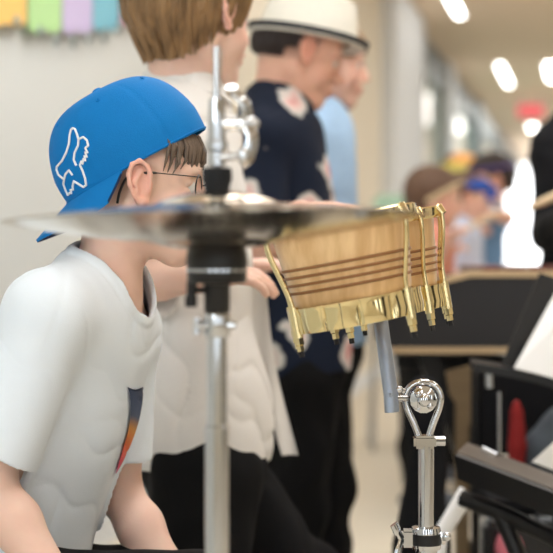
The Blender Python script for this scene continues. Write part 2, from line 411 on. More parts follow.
def person(label, s, yaw, pelvis, neck, head, arms, legs, skin_t=(1, 1, 1), vox=.004, shw=.135, shirt=None, trousers='black_cloth', hair=None, group=None, width=1.0, eyebrow='hair_brown', folds=.004, neck_opt=(.046, 0)):
    """head = (pos, yaw, pitch, roll, scale); arms/legs = {'R':..,'L':..} of points"""
    pelvis = Vector(pelvis); neck = Vector(neck); f = Vector((math.cos(R(yaw)), math.sin(R(yaw)), 0)); up = (neck-pelvis).normalized()
    left = up.cross(f).normalized(); fw = left.cross(up).normalized(); T = Matrix((fw, left, up)).transposed(); rot = np.array(T)
    base = Vector((pelvis.x, pelvis.y, 0)); root = empty('person', base, label, 'person', group)
    Mh = headM(*head); hs = head[4]; Ln = (neck-pelvis).length
    sh = {'R': arms['R'].get('sh') or neck-up*.045*s-left*shw*s, 'L': arms['L'].get('sh') or neck-up*.045*s+left*shw*s}
    chest = pelvis.lerp(neck, .70); belly = pelvis.lerp(neck, .36)
    tor = [(ell(chest, (.080*s*width, .118*s*width, Ln*.33), rot), .04), (ell(belly, (.078*s*width, .104*s*width, Ln*.30), rot), .06), (ell(pelvis, (.085*s*width, .118*s*width, .095*s), rot), .05)]
    yoke = []
    for k in 'RL': yoke.append((sphcone(chest.lerp(neck, .62), sh[k]-up*.004, .048*s, .040*s), .05)); yoke.append((sphcone(neck+up*.005*s, sh[k]+up*.005*s, .030*s, .026*s), .04))
    arm = {}; hnd = []
    for k in 'RL':
        a = arms[k]; arm[k] = [(sphcone(sh[k], a['el'], .040*s, .030*s), .02), (sphcone(a['el'], a['el'].lerp(a['wr'], .35), .030*s, .031*s), .015), (sphcone(a['el'].lerp(a['wr'], .35), a['wr'], .031*s, .020*s), .015)]
        hd = a.get('hd') or (a['wr']-a['el']); hnd += hand_prims(a['wr'], hd, a.get('pn', (0, 0, -1)), 1 if (k == 'R') == (not a.get('flip', False)) else -1, s*.95, a.get('curl', .45))
    leg = {}; ft = {}
    for k, sg in (('R', -1), ('L', 1)):
        hip = pelvis+left*.062*s*sg-up*.02*s; kn, an = legs[k][0], legs[k][1]; fd = Vector(legs[k][2] if len(legs[k]) > 2 else f)
        leg[k] = [(sphcone(hip, kn, .072*s, .048*s), .03), (sphcone(kn, kn.lerp(an, .35)-fd*.012, .048*s, .048*s), .02), (sphcone(kn.lerp(an, .35)-fd*.012, an, .048*s, .032*s), .02)]
        ft[k] = (an, fd)
    hp = Mh @ Vector((-.022, 0, -.035)); 
    nr_, no_ = neck_opt; neckp = [(sphcone(neck-up*.03*s+fw*no_, hp, nr_*s, (nr_-.002)*s), .02), (sphcone(neck+fw*no_, Mh @ Vector((-.04+no_, 0, -.02)), (nr_-.005)*s, (nr_-.005)*s), .02)]
    pr = tor+yoke+arm['R']+arm['L']+hnd+leg['R']+leg['L']+neckp
    for k in 'RL': an, fd = ft[k]; pr.append((sphcone(an-Vector((0, 0, .03*s)), an-Vector((0, 0, .045*s))+fd*.11*s, .028*s, .020*s), .02))
    hb = (ell(head[0], (.13*hs, .13*hs, .14*hs)), 0); F = Field(pr+[(inflate(hb[0], -.5), .0001)], vox) if False else None
    lo = np.array(head[0])-.14*hs; hi = np.array(head[0])+.14*hs
    dummy = ((lambda x, y, z: np.full(np.broadcast(x, y, z).shape, 9., np.float32)), lo, hi)
    F = Field(pr+[(dummy, .0001)], vox, .02)
    add_head(F, Mh, hs)
    me = keep_big(F.mesh('body')); 
    # skin tone by anatomy: redder ears, lips and elbows; stubble on the scalp
    co = np.empty(len(me.vertices)*3, np.float32); me.vertices.foreach_get('co', co); co = co.reshape(-1, 3)
    I = np.array(Mh.inverted()); q = co@I[:3, :3].T+I[:3, 3]
    base_c = np.array(lin((233, 196, 178)))*np.array(skin_t); col = np.tile(base_c, (len(co), 1))
    def blend(w, c): 
        nonlocal col
        w = np.clip(w, 0, 1)[:, None]; col = col*(1-w)+np.array(c)*w
    red = np.array(lin((232, 150, 134)))*np.array(skin_t)
    ear = np.clip((np.abs(q[:, 1])-.068)/.008, 0, 1)*(np.abs(q[:, 0]-.006) < .03)*(np.abs(q[:, 2]) < .045); blend(ear*.38, red)
    lip = np.exp(-((q[:, 0]-.094)/.010)**2-((q[:, 1])/.018)**2-((q[:, 2]+.058)/.008)**2); blend(lip*.9, lin((205, 115, 105)))
    chk = np.exp(-((q[:, 0]-.065)/.03)**2-((np.abs(q[:, 1])-.04)/.02)**2-((q[:, 2]+.03)/.022)**2); blend(chk*.35, red)
    near = (np.abs(q[:, 0]) < .13)*(np.abs(q[:, 1]) < .1)
    scalp = near*np.clip((q[:, 2]-(.30*(q[:, 0]+.02)-.035))/.03, 0, 1)*np.clip((.035-q[:, 0]+.2*q[:, 2])/.02, 0, 1)*(np.abs(q[:, 2]) < .13)*(1-ear)
    if hair: blend(scalp*.62, np.array(M[hair].node_tree.nodes['Principled BSDF'].inputs['Base Color'].default_value[:3])*.9)
    at = me.color_attributes.new('tint', 'FLOAT_COLOR', 'POINT'); at.data.foreach_set('color', np.concatenate([col, np.ones((len(col), 1))], 1).astype(np.float32).ravel())
    body = mk('body', me, M['skin'], root)
    # eyes
    for sg in (-1, 1):
        bm = bmesh.new(); bmesh.ops.create_uvsphere(bm, u_segments=20, v_segments=14, radius=.0122)
        for v in bm.verts: v.co = Matrix.Rotation(R(90), 3, 'Y') @ v.co
        mb = MB(); vs = [Mh @ (v.co+Vector((.0715, .030*sg, .0))) for v in bm.verts]; bm.verts.index_update()
        for fc in bm.faces:
            c = fc.calc_center_median(); fc.material_index = 1 if c.x > .0105 else 0
        mb.v = [tuple(v) for v in vs]; mb.f = [tuple(v.index for v in fc.verts) for fc in bm.faces]; mb.mi = [fc.material_index for fc in bm.faces]; bm.free()
        mb.build('eye', [M['eye'], M['iris']], root)
        mb = MB(); mb.tube([Mh @ Vector(p) for p in ((.087, .014*sg, .020), (.084, .028*sg, .0245), (.074, .044*sg, .021))], [.0022*hs, .003*hs, .0015*hs], 8); mb.build('eyebrow', M[eyebrow], root)
    # trousers
    tp = [(inflate(tor[2][0], .010*s), .05)]+[(inflate(p, .012*s+folds*.8), k) for p, k in leg['R']+leg['L']]+[(inflate(ell(pelvis+up*.05*s, (.080*s*width, .110*s*width, .09*s), rot), .006), .03)]
    F = Field(tp, max(vox, .0035)); F.disp(waves(3, 38, folds*.9, (1, 1, .5)))
    for k in 'RL': an = ft[k][0]; F.sub(boxp(an-Vector((0, 0, .085)), (.12, .12, .085)), .002)
    mk('trousers', keep_big(F.mesh('trousers')), M[trousers], root)
    for k in 'RL':
        an, fd = ft[k]; fd = fd.normalized(); g = an.z
        mb = []
        z0 = Vector((an.x, an.y, an.z-.045*s)); F = Field([(ell(z0+fd*.045*s, (.115*s, .042*s, .040*s), np.array(Matrix((fd, Vector((0, 0, 1)).cross(fd), Vector((0, 0, 1)))).transposed())), .01), (sphcone(an, z0-fd*.01, .038*s, .038*s), .02)], .004)
        F.sub(boxp(z0-Vector((0, 0, .023*s+.05)), (.3, .3, .05)), .002)
        sho = mk('shoe', keep_big(F.mesh('shoe')), M['shoe'], root)
        F = Field([(ell(z0+fd*.045*s-Vector((0, 0, .020*s)), (.117*s, .045*s, .03*s), np.array(Matrix((fd, Vector((0, 0, 1)).cross(fd), Vector((0, 0, 1)))).transposed())), .01)], .004)
        F.sub(boxp(z0-Vector((0, 0, .029*s+.1)), (.3, .3, .1)), .001); F.sub(boxp(z0+Vector((0, 0, -.020*s+.1)), (.3, .3, .1)), .001)
        mk('sole', keep_big(F.mesh('sole')), M['sole'], sho)
    # shirt
    sp = dict(loose=.014, sleeve=.62, hem=.03, flare=.0, srad=.052, neck_r=.062, thick=.006, collar=None, mat='tee'); sp.update(shirt or {})
    lo_ = sp['loose']; pr = [(inflate(p, lo_), k) for p, k in tor+yoke]
    if sp.get('bulk'): pr.append((ell(neck+up*.005*s+fw*.006, (.060*s, .060*s, .050*s), rot), .03))
    hemc = pelvis-up*sp['hem']*s
    pr.append((ell(pelvis.lerp(neck, .12)-up*sp['hem']*.5, ((.088+sp['flare'])*s*width+lo_, (.120+sp['flare'])*s*width+lo_, .17*s), rot), .04))
    cuffs = []; spr = []
    for k in 'RL':
        e = arms[k]['el']; w = arms[k]['wr']
        if sp['sleeve'] <= 1: c = arms[k].get('cuff') or sh[k].lerp(e, sp['sleeve']); spr.append((sphcone(sh[k], c+(c-sh[k]).normalized()*.05, arms[k].get('r0', .048)*s+lo_*.4, arms[k].get('srad', sp['srad'])*s), .028)); cuffs.append((c, Vector(arms[k].get('cd') or (c-sh[k])).normalized()))
        else:
            c = e.lerp(w, sp['sleeve']-1); spr.append((sphcone(sh[k], e, .048*s, .040*s), .03)); spr.append((sphcone(e, c, .040*s, .034*s), .02)); spr.append((sphcone(c, c+(w-e).normalized()*.03, .034*s, .034*s), .02)); cuffs.append((c, (w-e).normalized()))
    F = Field([(dummy2(p), .0001) for p, k in pr+spr], sp.get('vox', vox))
    for p, k in pr: F.union(p, k)
    TT = F.F.copy()
    for p, k in spr: F.union(p, sp.get('ks', .014))
    for fn in sp.get('folds', []): 
        if callable(fn): F.disp(fn)
    F.disp(waves(5+int(s*100), 22, folds*.6, (1, 1, .6)))
    for cr in sp.get('creases', [(7, 50, folds*.5, (.6, .2, .75))]): F.disp(creases(*cr))
    for g in sp.get('grooves', []): 
        for i in range(len(g[0])-1): F.sub(sphcone(g[0][i], g[0][i+1], g[1], g[1]), g[2])
    for g in sp.get('ridges', []): 
        for i in range(len(g[0])-1): F.union(sphcone(g[0][i], g[0][i+1], g[1], g[1]), g[2])
    nc, nr, nrot = sp.get('neck') or (neck+up*.025*s+fw*.018*s, (sp['neck_r']*s*1.05, sp['neck_r']*s, .055*s), rot)
    hole = ell(nc, nr, nrot)
    if sp.get('rib'):
        def ribf(x, y, z):
            d = hole[0](x, y, z); t = np.clip((sp['rib']-d)/.0025, 0, 1); return -.0016*t+.0012*np.exp(-((d-sp['rib']-.002)/.0016)**2)
        F.disp(ribf, .015)
    F.shell(sp['thick'])
    F.sub(hole, .005)
    for c, d in cuffs:
        q_ = Vector(d).to_track_quat('Z', 'Y').to_matrix(); 
        bx = boxp(c+d*.062, (.085, .085, .062), np.array(q_)); sl, x, y, z = F.reg(bx, .01); G = F.F[sl]; F.F[sl] = np.where(TT[sl] > sp.get('cutth', folds+.005), np.maximum(G, -bx[0](x, y, z)), G)
    hr = sp.get('hemrot', rot); F.sub(boxp(hemc-up*.3, (.4, .4, .3), hr), .001)
    shirt_o = mk('shirt', keep_big(F.mesh('shirt')), M[sp['mat']], root)
    return dict(root=root, Mh=Mh, hs=hs, body=body, shirt=shirt_o, sh=sh, rot=rot, up=up, left=left, fw=fw, neck=neck, pelvis=pelvis)
def hair_mesh(ps, m, thick=.014, back=-.055, front=.052, fringe=.045, nape_w=.06, vox=.0035, locks=0, seed=1, rag=.004, side=-.02, lockr=.0045, taper=.3, nx=-.052, topcut=None):
    Mh, s = ps['Mh'], ps['hs']
    F = Field([(xf(inflate(HU[0][0], thick), Mh, s), .001), (xf(inflate(HU[1][0], thick*.8), Mh, s), .02), (xf(sphcone((-.050, 0, .0), (nx+.01, 0, back+.01), .056, nape_w), Mh, s), .03)], vox, .03)
    I = np.array(Mh.inverted(), np.float32)
    def strands(x, y, z):
        u = I[0, 0]*x+I[0, 1]*y+I[0, 2]*z+I[0, 3]; v = I[1, 0]*x+I[1, 1]*y+I[1, 2]*z+I[1, 3]; w = I[2, 0]*x+I[2, 1]*y+I[2, 2]*z+I[2, 3]
        a = np.arctan2(v, u+.03); r = np.sqrt((u+.03)**2+v**2)
        return rag*(np.sin(a*26+w*30+3*np.sin(w*40+seed))*.6+np.sin(a*53+w*55+seed)*.4)*np.clip(r/.05, 0, 1)
    F.disp(strands)
    rt = np.array(Matrix.Rotation(R(-14), 3, 'Y'))
    cut = [(boxp((front+.1, 0, fringe-.15), (.1, .2, .15)), .012), (boxp((.035+.06, 0, -.15+fringe-.02), (.06, .2, .15)), .015), (boxp((0, 0, back-.15), (.3, .3, .15)), .006), (boxp((.485*.15, 0, side-.015-.875*.15), (.3, .3, .15), np.array(Matrix.Rotation(R(-29), 3, 'Y'))), .006),
           (boxp((.02, 0, -.2+side), (.05, .2, .2)), .015)]
    for p, k in cut: F.sub(xf(p, Mh, s), k*s)
    if topcut is not None: F.sub(xf(boxp((0, 0, topcut+.15), (.3, .3, .15)), Mh, s), .004)
    for sg in (-1, 1): F.sub(xf(ell((.010, .09*sg, -.008), (.024, .05, .034)), Mh, s), .008)
    o = mk('hair', keep_big(F.mesh('hair')), M[m], ps['root'])
    if locks:
        rs = random.Random(seed); mb = MB()
        for i in range(locks):
            a = rs.uniform(R(50), R(310)); top = rs.uniform(.2, .9)
            pts = []; n = 7; ca = min(1, max(0, (-math.cos(a)+.1)/.9)); zend = side+(back-side)*ca+rs.uniform(-.004, .016)
            for j in range(n):
                t = j/(n-1); el = R(78)*(1-t)*top; 
                rr = .092+thick; cz = .03
                x = -.012+(rr)*math.cos(a+.12*t)*math.cos(el); y = (.076+thick)*math.sin(a+.12*t)*math.cos(el); z = cz+(.08+thick)*math.sin(el)
                if t > .6: z = cz+(zend-cz)*((t-.6)/.4)**.9*(1)+(.08+thick)*math.sin(el)*(1-(t-.6)/.4); x = x*(1-taper*((t-.6)/.4)**1.5); y *= 1-taper*.8*((t-.6)/.4)**1.5
                pts.append(Mh @ Vector((x, y, z)))
            pts = bez(pts, 3); m_ = len(pts); mb.tube(pts, [lockr*s*math.sin(math.pi*min(.93, .15+.85*j/(m_-1)))**.7 for j in range(m_)], 6)
        mb.build('hair_locks', M[m], o)
    return o
# ================================================================== seated boy with the blue cap
Yb = 2.0
pelvis = P(2, 592, 2.02); neck = P(99, 287, 2.0)
th = Vector((math.cos(R(-18)), math.sin(R(-18)), 0))
kR = P(205, 606, 1.80); kL = P(250, 606, 2.05)
armsB = {'R': dict(sh=P(47, 315, 1.885), r0=.050, el=P(-12, 482, 1.86), wr=P(66, 598, 1.80), hd=(.9, -.1, -.25), pn=(0, -.2, -1), curl=.2, cuff=P(-4, 447, 1.87), cd=(-.52, 0, -.86)),
         'L': dict(sh=P(120, 332, 2.10), el=P(119, 492, 2.10), wr=P(180, 590, 2.04), hd=(.9, -.1, -.25), pn=(0, 0, -1), curl=.2, cuff=P(113, 458, 2.10), srad=.052)}
legsB = {'R': (kR, Vector((kR.x+.02, kR.y, .085)), (.95, -.3, 0)), 'L': (kL, Vector((kL.x+.02, kL.y, .085)), (.95, -.2, 0))}
b1 = person('seated boy in a white T-shirt, black jeans, glasses and a backwards blue cap', 1.0, -20, pelvis, neck, (P(134, 184, 2.0), 4, 4, 0, .98), armsB, legsB, vox=.0025, shw=.13, width=.90, neck_opt=(.040, .018),
    shirt=dict(mat='tee', loose=.014, srad=.062, vox=.003, sleeve=.8, hem=.05, rib=.014, thick=.008, bulk=True,
        creases=[(21, 80, .0016, (.75, .1, .65), 4), (14, 60, .0018, (.9, .1, .3), 4)], neck=(P(120, 268, 1.985), (.044, .050, .076), np.array(Matrix.Rotation(R(-38), 3, 'Y') @ Matrix.Rotation(R(0), 3, 'Z'))),
        grooves=[([P(92, 300, 1.80), P(100, 345, 1.80), P(90, 400, 1.80)], .012, .02), ([P(20, 345, 1.80), P(48, 410, 1.785)], .006, .02), ([P(0, 380, 1.79), P(30, 440, 1.80)], .005, .02)]),
    hair='hair_fringe', eyebrow='hair_fringe', folds=.0035)
Mh = b1['Mh']
# hair under the cap: fringe locks and the side by the ear
mb = MB(); rs = random.Random(3)
for i in range(55):
    y = rs.uniform(-.072, .06); x0 = .085*math.sqrt(max(0, 1-(y/.078)**2))+.004
    x0 = max(x0, .03); ln = rs.uniform(.016, .042)
    mb.tube([Mh @ Vector((x0-.006, y*.93, .070)), Mh @ Vector((x0+.004, y, .052)), Mh @ Vector((x0+.003+rs.uniform(-.003, .003), y+rs.uniform(-.004, .004), .052-ln*.6)), Mh @ Vector((x0-.002, y+rs.uniform(-.006, .006), .052-ln))], [.003, .0032, .0022, .0005], 6)
mb.build('hair', M['hair_fringe'], b1['root'])
# cap
Mc = headM(P(135.5, 168, 2.0), 4, -29.2, 0, 1.0)
def capS(th_, v, off=0):
    f = math.cos(v)**.62; g = math.sin(v)**.96
    a = .1115 if math.cos(th_) > 0 else .1055; b = .084
    seam = 0
    for k in range(6):
        d = (th_-R(k*60)+math.pi) % (2*math.pi)-math.pi; seam += math.exp(-(d*f/.020)**2)
    r = 1+off*11-.013*seam*min(1, math.cos(v)*3)
    z = (.1135+off)*g
    lower = max(0, 1-v/R(16)); r2 = r*(1-.035*lower)
    return Mc @ Vector((a*math.cos(th_)*f*r2, b*math.sin(th_)*f*r2, z))
nu, nv = 144, 44
def dome(offs, v0=0):
    V = []; Fc = []
    for j in range(nv+1):
        v = R(89.6)*(j/nv)
        for i in range(nu): V.append(capS(2*math.pi*i/nu, v, offs))
    for j in range(nv):
        for i in range(nu): Fc.append((j*nu+i, j*nu+(i+1) % nu, (j+1)*nu+(i+1) % nu, (j+1)*nu+i))
    Fc.append(tuple(nv*nu+i for i in range(nu)))
    return V, Fc
mb = MB(); V1, F1 = dome(0); V2, F2 = dome(-.0022); n1 = len(V1)
mb.add(V1+V2, F1+[tuple(n1+i for i in reversed(f)) for f in F2]+[(i, (i+1) % nu, n1+(i+1) % nu, n1+i) for i in range(nu)])
cap = mb.build('cap', M['cap'], b1['root']); cap['label'] = 'blue baseball cap worn backwards'
for e in cap.data.edges: pass
# hem stitching of the crown
mb = MB(); mb.tube([capS(2*math.pi*i/96, R(1), .0003) for i in range(96)], .0012, 6, closed=True)
mb.build('seam', M['cap'], cap)
mb = MB(); bc = capS(0, R(89.6)); mb.ball(bc, (.0075, .0075, .0042), 18, M3=Mc.to_3x3()); mb.build('button', M['cap'], cap)
for k in range(6):
    c = capS(R(30+60*k), R(58), .0004); mb = MB(); n = (c-Mc @ Vector((0, 0, .03))).normalized(); mb.lathe([(.0028, -.0006), (.0032, .0006), (.0014, .0008), (.0012, -.0006)], axisM(c, c+n), 16); mb.build('eyelet', M['cap'], cap)
# bill (points backwards and down)
def billP(u, v, dz=0):
    a = R(180)+u*R(80); bx = .1045*math.cos(a); by = .083*math.sin(a)
    L = .057-.012*abs(u)**2
    k = abs(u)**2.2
    x = bx-L*v*(1-.0*k); z = .0015-.38*L*v-.016*k*(v**.8)*1.0+dz; y = by*(1+.05*v)
    return Mc @ Vector((x, y, z))
V = []; Fc = []; nu2, nv2 = 60, 14
for dz in (0, -.0035):
    for j in range(nv2+1):
        for i in range(nu2+1): V.append(billP(-1+2*i/nu2, j/nv2*(1-.25*abs(-1+2*i/nu2)**10), dz))
n1 = (nu2+1)*(nv2+1); mb = MB(); mb.v = [tuple(v) for v in V]
for j in range(nv2):
    for i in range(nu2):
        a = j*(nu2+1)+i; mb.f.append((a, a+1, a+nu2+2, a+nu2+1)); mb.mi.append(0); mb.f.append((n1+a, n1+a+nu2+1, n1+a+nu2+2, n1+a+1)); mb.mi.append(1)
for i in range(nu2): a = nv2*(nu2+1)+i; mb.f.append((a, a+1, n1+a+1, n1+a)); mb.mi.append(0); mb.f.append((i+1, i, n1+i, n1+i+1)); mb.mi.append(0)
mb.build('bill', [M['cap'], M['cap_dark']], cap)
# metal badge on the bill
def raycast(bv, px, py):
    o = Vector((0, 0, CH)); d = (P(px, py, 2.0)-o).normalized(); h = bv.ray_cast(o, d); return h[0], h[1]
def bvh_of(o):
    off = Vector((0, 0, 0)); p = o
    while p: off += p.location; p = p.parent
    vs = [v.co+off for v in o.data.vertices]; return BVHTree.FromPolygons(vs, [tuple(p.vertices) for p in o.data.polygons])
capbv = bvh_of(cap)
Z = lambda pts: [(50+x/5.82, 120+y/5.82) for x, y in pts]
fox = [Z([(168, 112), (158, 78), (147, 55), (135, 48), (124, 58), (116, 90), (112, 140), (97, 188), (72, 238), (42, 272), (41, 290), (52, 318), (84, 346), (80, 372), (92, 405), (106, 436), (116, 424), (126, 425), (122, 406), (136, 404), (134, 385), (140, 355), (165, 370), (196, 390), (212, 378), (206, 340), (192, 298), (176, 262), (184, 240), (190, 256), (196, 226), (206, 240), (202, 208), (216, 216), (206, 186), (220, 192), (206, 164), (224, 150), (216, 118), (194, 100), (168, 112), (164, 150), (145, 190), (140, 232), (160, 276)]),
       Z([(84, 346), (92, 315), (112, 292), (140, 330)])]
mb = MB()
for pl in fox:
    pts = []
    for i in range(len(pl)-1):
        for k in range(4):
            t = k/4; h, n = raycast(capbv, pl[i][0]*(1-t)+pl[i+1][0]*t, pl[i][1]*(1-t)+pl[i+1][1]*t)
            if h: pts.append(h+n*.0006 if n.y < 0 else h-n*.0006)
    mb.tube(pts, .00155, 8)
lg = mb.build('embroidered_logo', M['thread'], cap); lg['label'] = 'white outline of an animal head logo'
h = billP(-.35, .25, .0005); n_ = Mc.to_3x3() @ Vector((-.3, -.35, .9)); mb = MB(); mb.lathe([(.0045, 0), (.006, .001), (.006, .002), (.004, .0024), (.0001, .0024)], axisM(h, h+n_), 20); mb.build('badge', M['chrome_soft'], cap)
# glasses
g = empty('glasses', b1['root'].location); bpy.data.objects.remove(g)
mb = MB()
for sg in (-1, 1):
    mb.tube([Mh @ Vector(p) for p in bez([(.088, .058*sg, .013), (.050, .0745*sg, .013), (.022, .0775*sg, .013), (-.004, .079*sg, .008), (-.015, .076*sg, -.012), (-.018, .073*sg, -.030)], 5)], [.0007]*9+[.0018]*17, 8, flat=1.0)
for sg in (-1, 1):
    mb.tube([Mh @ Vector((.094-.010*abs(math.cos(a)*.022+.032)/.05, (.032+.025*math.cos(a))*sg, -.002+.019*math.sin(a))) for a in [2*math.pi*i/28 for i in range(28)]], .001, 8, closed=True)
mb.tube([Mh @ Vector(p) for p in ((.094, .008, .004), (.1, 0, .007), (.094, -.008, .004))], .001, 8)
gl = mb.build('glasses', M['frame_black'], b1['root'])
# fade print on the T-shirt chest
tb = bvh_of(b1['shirt'])
pr_l = [(125.5, 386), (127.5, 392), (128.6, 400), (128.8, 410), (128, 420), (126, 431), (122.5, 444), (118, 458), (113.8, 472)]
pr_r = [(141, 386), (141.3, 394), (140.6, 402), (139, 412), (136.5, 423), (132.5, 435), (127.5, 448), (121, 461), (114.2, 472.5)]
V = []; cols = []; nn = 5; stops = [(0, (48, 62, 92)), (.45, (70, 84, 112)), (.58, (214, 150, 70)), (.75, (235, 110, 60)), (1, (205, 70, 130))]
def ramp(t):
    for (a, ca), (b, cb) in zip(stops, stops[1:]):
        if t <= b: w = (t-a)/(b-a); return [x*(1-w)+y*w for x, y in zip(lin(ca), lin(cb))]
    return lin(stops[-1][1])
rows = []
for i in range(len(pr_l)-1):
    for s_ in range(4): t = s_/4; rows.append(((pr_l[i][0]*(1-t)+pr_l[i+1][0]*t, pr_l[i][1]*(1-t)+pr_l[i+1][1]*t), (pr_r[i][0]*(1-t)+pr_r[i+1][0]*t, pr_r[i][1]*(1-t)+pr_r[i+1][1]*t)))
rows.append((pr_l[-1], pr_r[-1])); ok = True; last = None
for ri, (a, b) in enumerate(rows):
    for k in range(nn+1):
        t = k/nn; h, n = raycast(tb, a[0]*(1-t)+b[0]*t, a[1]*(1-t)+b[1]*t+(3*math.sin(math.pi*t) if ri < 2 else 0))
        if h is None: h, n = last
        last = (h, n)
        V.append(h+(n if n.y < 0 else -n)*.003); cols.append(ramp(ri/(len(rows)-1)))
Fc = [(r*(nn+1)+k, r*(nn+1)+k+1, (r+1)*(nn+1)+k+1, (r+1)*(nn+1)+k) for r in range(len(rows)-1) for k in range(nn)]
G = np.array([list(v) for v in V]).reshape(len(rows), nn+1, 3)
for _ in range(6):
    H = G.copy(); H[1:-1] = (G[:-2]+2*G[1:-1]+G[2:])/4; H[:, 1:-1] = (H[:, :-2]+2*H[:, 1:-1]+H[:, 2:])/4; G[:, :, 1] = H[:, :, 1]
me = mesh_np('chest_print', G.reshape(-1, 3), Fc); at = me.color_attributes.new('tint', 'FLOAT_COLOR', 'POINT')
at.data.foreach_set('color', [x for c in cols for x in list(c)+[1]])
M['print'] = mat('screen_print', (60, 70, 90), .7, attr='tint')
cp = mk('chest_print', me, M['print'], b1['shirt']); cp['label'] = 'tapering navy to orange stroke printed on the chest'
# stool he sits on (below the frame)
sb = Vector((pelvis.x-.02, pelvis.y, 0)); st = empty('stool', sb, 'low round black stool under the seated boy in the blue cap', 'stool')
zt = pelvis.z-.118
mb = MB(); mb.lathe([(.001, zt), (.15, zt), (.162, zt-.012), (.162, zt-.04), (.15, zt-.05), (.001, zt-.05)], Matrix.Translation(sb), 40); mb.build('seat', M['black_plastic'], st)
for k in range(4):
    a = R(45+90*k); mb = MB(); mb.tube([sb+Vector((math.cos(a)*.10, math.sin(a)*.10, zt-.045)), sb+Vector((math.cos(a)*.17, math.sin(a)*.17, .006))], .011, 12); mb.build('leg', M['chrome_soft'], st)

# ================================================================== standing boy in the white shirt
Y2 = 2.5
def stand(px_l, px_r, Y, kneez, spread=0): pass
pel2 = P(198, 456, Y2); nk2 = P(182, 108, 2.52)
b2 = person('boy with light brown hair in a loose untucked white shirt and black trousers', 1.06, 18, pel2, nk2, (P(192, 14, 2.5), 39, 4, 0, 1.07),
    {'R': dict(sh=P(154, 146, 2.40), el=P(140, 278, 2.36), wr=P(196, 279, 2.30), hd=(1, 0, .1), pn=(.1, .3, -1), curl=.6),
     'L': dict(sh=P(204, 142, 2.62), el=P(222, 262, 2.68), wr=P(238, 268, 2.55), hd=(.9, -.5, .1), pn=(0, 0, -1), curl=.5)},
    {'R': (P(196, 668, 2.42)-Vector((0, 0, 0)), Vector((P(190, 0, 2.45).x, 2.45, .085)), (1, .2, 0)), 'L': (P(342, 622, 2.62), Vector((P(350, 0, 2.62).x, 2.62, .085)), (1, .2, 0))},
    vox=.0035, shw=.13, width=.84, shirt=dict(mat='shirt_white', loose=.022, srad=.062, sleeve=.80, hem=.012, flare=.026, cutth=.024, creases=[(5, 60, .0038, (.8, .1, .35)), (8, 80, .003, (.4, .3, .9))], thick=.007, neck_r=.060), hair='hair_blond', eyebrow='hair_blond', folds=.007)
hair_mesh(b2, 'hair_blond', thick=.018, back=-.083, front=.06, fringe=.05, side=-.045, nape_w=.034, nx=-.04, taper=.42, locks=260, seed=4, rag=.003, vox=.003)
# loose front tail of the open shirt
def cloth_strip(name, path, w, m, parent, thick=.004, dirv=(1, 0, 0), n=6):
    pts = bez(path, n); V = []; Fc = []; k = 7; N = len(pts)
    for i, p in enumerate(pts):
        wd = w[0]*(1-i/(N-1))+w[1]*i/(N-1)
        for side in (-1, 1):
            for j in range(k): t = j/(k-1)-.5; V.append(p+Vector(dirv)*wd*t+Vector((0, side*thick/2+.006*math.sin(t*5+i*.4), 0)))
    W = 2*k
    for i in range(N-1):
        for j in range(k-1):
            a = i*W+j; b = (i+1)*W+j; Fc.append((a, b, b+1, a+1)); a += k; b += k; Fc.append((a, a+1, b+1, b))
        for j in (0, k-1): a = i*W+j; b = (i+1)*W+j; Fc.append((a, a+k, b+k, b))
    for i in (0, N-1):
        for j in range(k-1): a = i*W+j; Fc.append((a, a+1, a+1+k, a+k))
    mb = MB(); mb.add(V, Fc); return mb.build(name, m, parent)
cloth_strip('shirt_tail', [P(256, 285, 2.55), P(262, 340, 2.55), P(272, 390, 2.56), P(290, 455, 2.57)], (.035, .028), M['shirt_white'], b2['root'])
# collar
def collar(ps, m, r=.062, h=.03, tiltf=.012, lift=.0):
    nk, up, fw, lf, s = ps['neck'], ps['up'], ps['fw'], ps['left'], 1.0
    V = []; Fc = []; n = 40
    for (rr, zz) in ((r*.92, .014), (r*.86, .014+h), (r*.98, .014+h+.004), (r*1.22, .014), (r*1.17, .010), (r*.96, .010+h*.8)):
        for i in range(n):
            a = R(12)+R(336)*i/(n-1); dn = -.022*max(0, math.cos(a))-.0
            V.append(nk+fw*(rr*math.cos(a)+.004)+lf*rr*math.sin(a)+up*(zz+dn+lift))
    for j in range(6):
        for i in range(n-1): a = j*n+i; b = ((j+1) % 6)*n+i; Fc.append((a, a+1, b+1, b))
    Fc.append(tuple(j*n for j in range(6))); Fc.append(tuple(j*n+n-1 for j in reversed(range(6))))
    mb = MB(); mb.add(V, Fc); mb.build('collar', m, ps['root'])
collar(b2, M['shirt_white'], .068, .034, lift=.008)

# ================================================================== boy in the navy floral shirt and hat
Y3 = 3.2
pel3 = P(296, 372, Y3); nk3 = P(276, 104, Y3)
def down(px, Y, dx=0): return (Vector((P(px, 0, Y).x+dx, Y, .42)), Vector((P(px, 0, Y).x+dx-.01, Y, .085)), (1, .1, 0))
b3 = person('boy in a navy floral shirt and a cream straw hat looking down', 1.06, 5, pel3, nk3, (P(299, 53, Y3), 6, 20, 0, .98),
    {'R': dict(sh=P(262, 142, 3.07), el=P(252, 262, 3.02), wr=P(300, 212, 2.72), hd=(.9, -.35, .1), pn=(.1, 0, -1), curl=.5),
     'L': dict(sh=P(294, 140, 3.33), el=P(312, 240, 3.36), wr=P(352, 262, 3.1), hd=(.9, -.3, -.1), pn=(0, 0, -1), curl=.5)},
    {'R': down(296, 3.12), 'L': down(322, 3.3)}, vox=.004, shw=.135, skin_t=(.98, .86, .80),
    shirt=dict(mat='floral', loose=.020, srad=.062, sleeve=.8, hem=.0, flare=.006), hair='hair_dark', eyebrow='hair_dark', folds=.006, trousers='black_cloth')
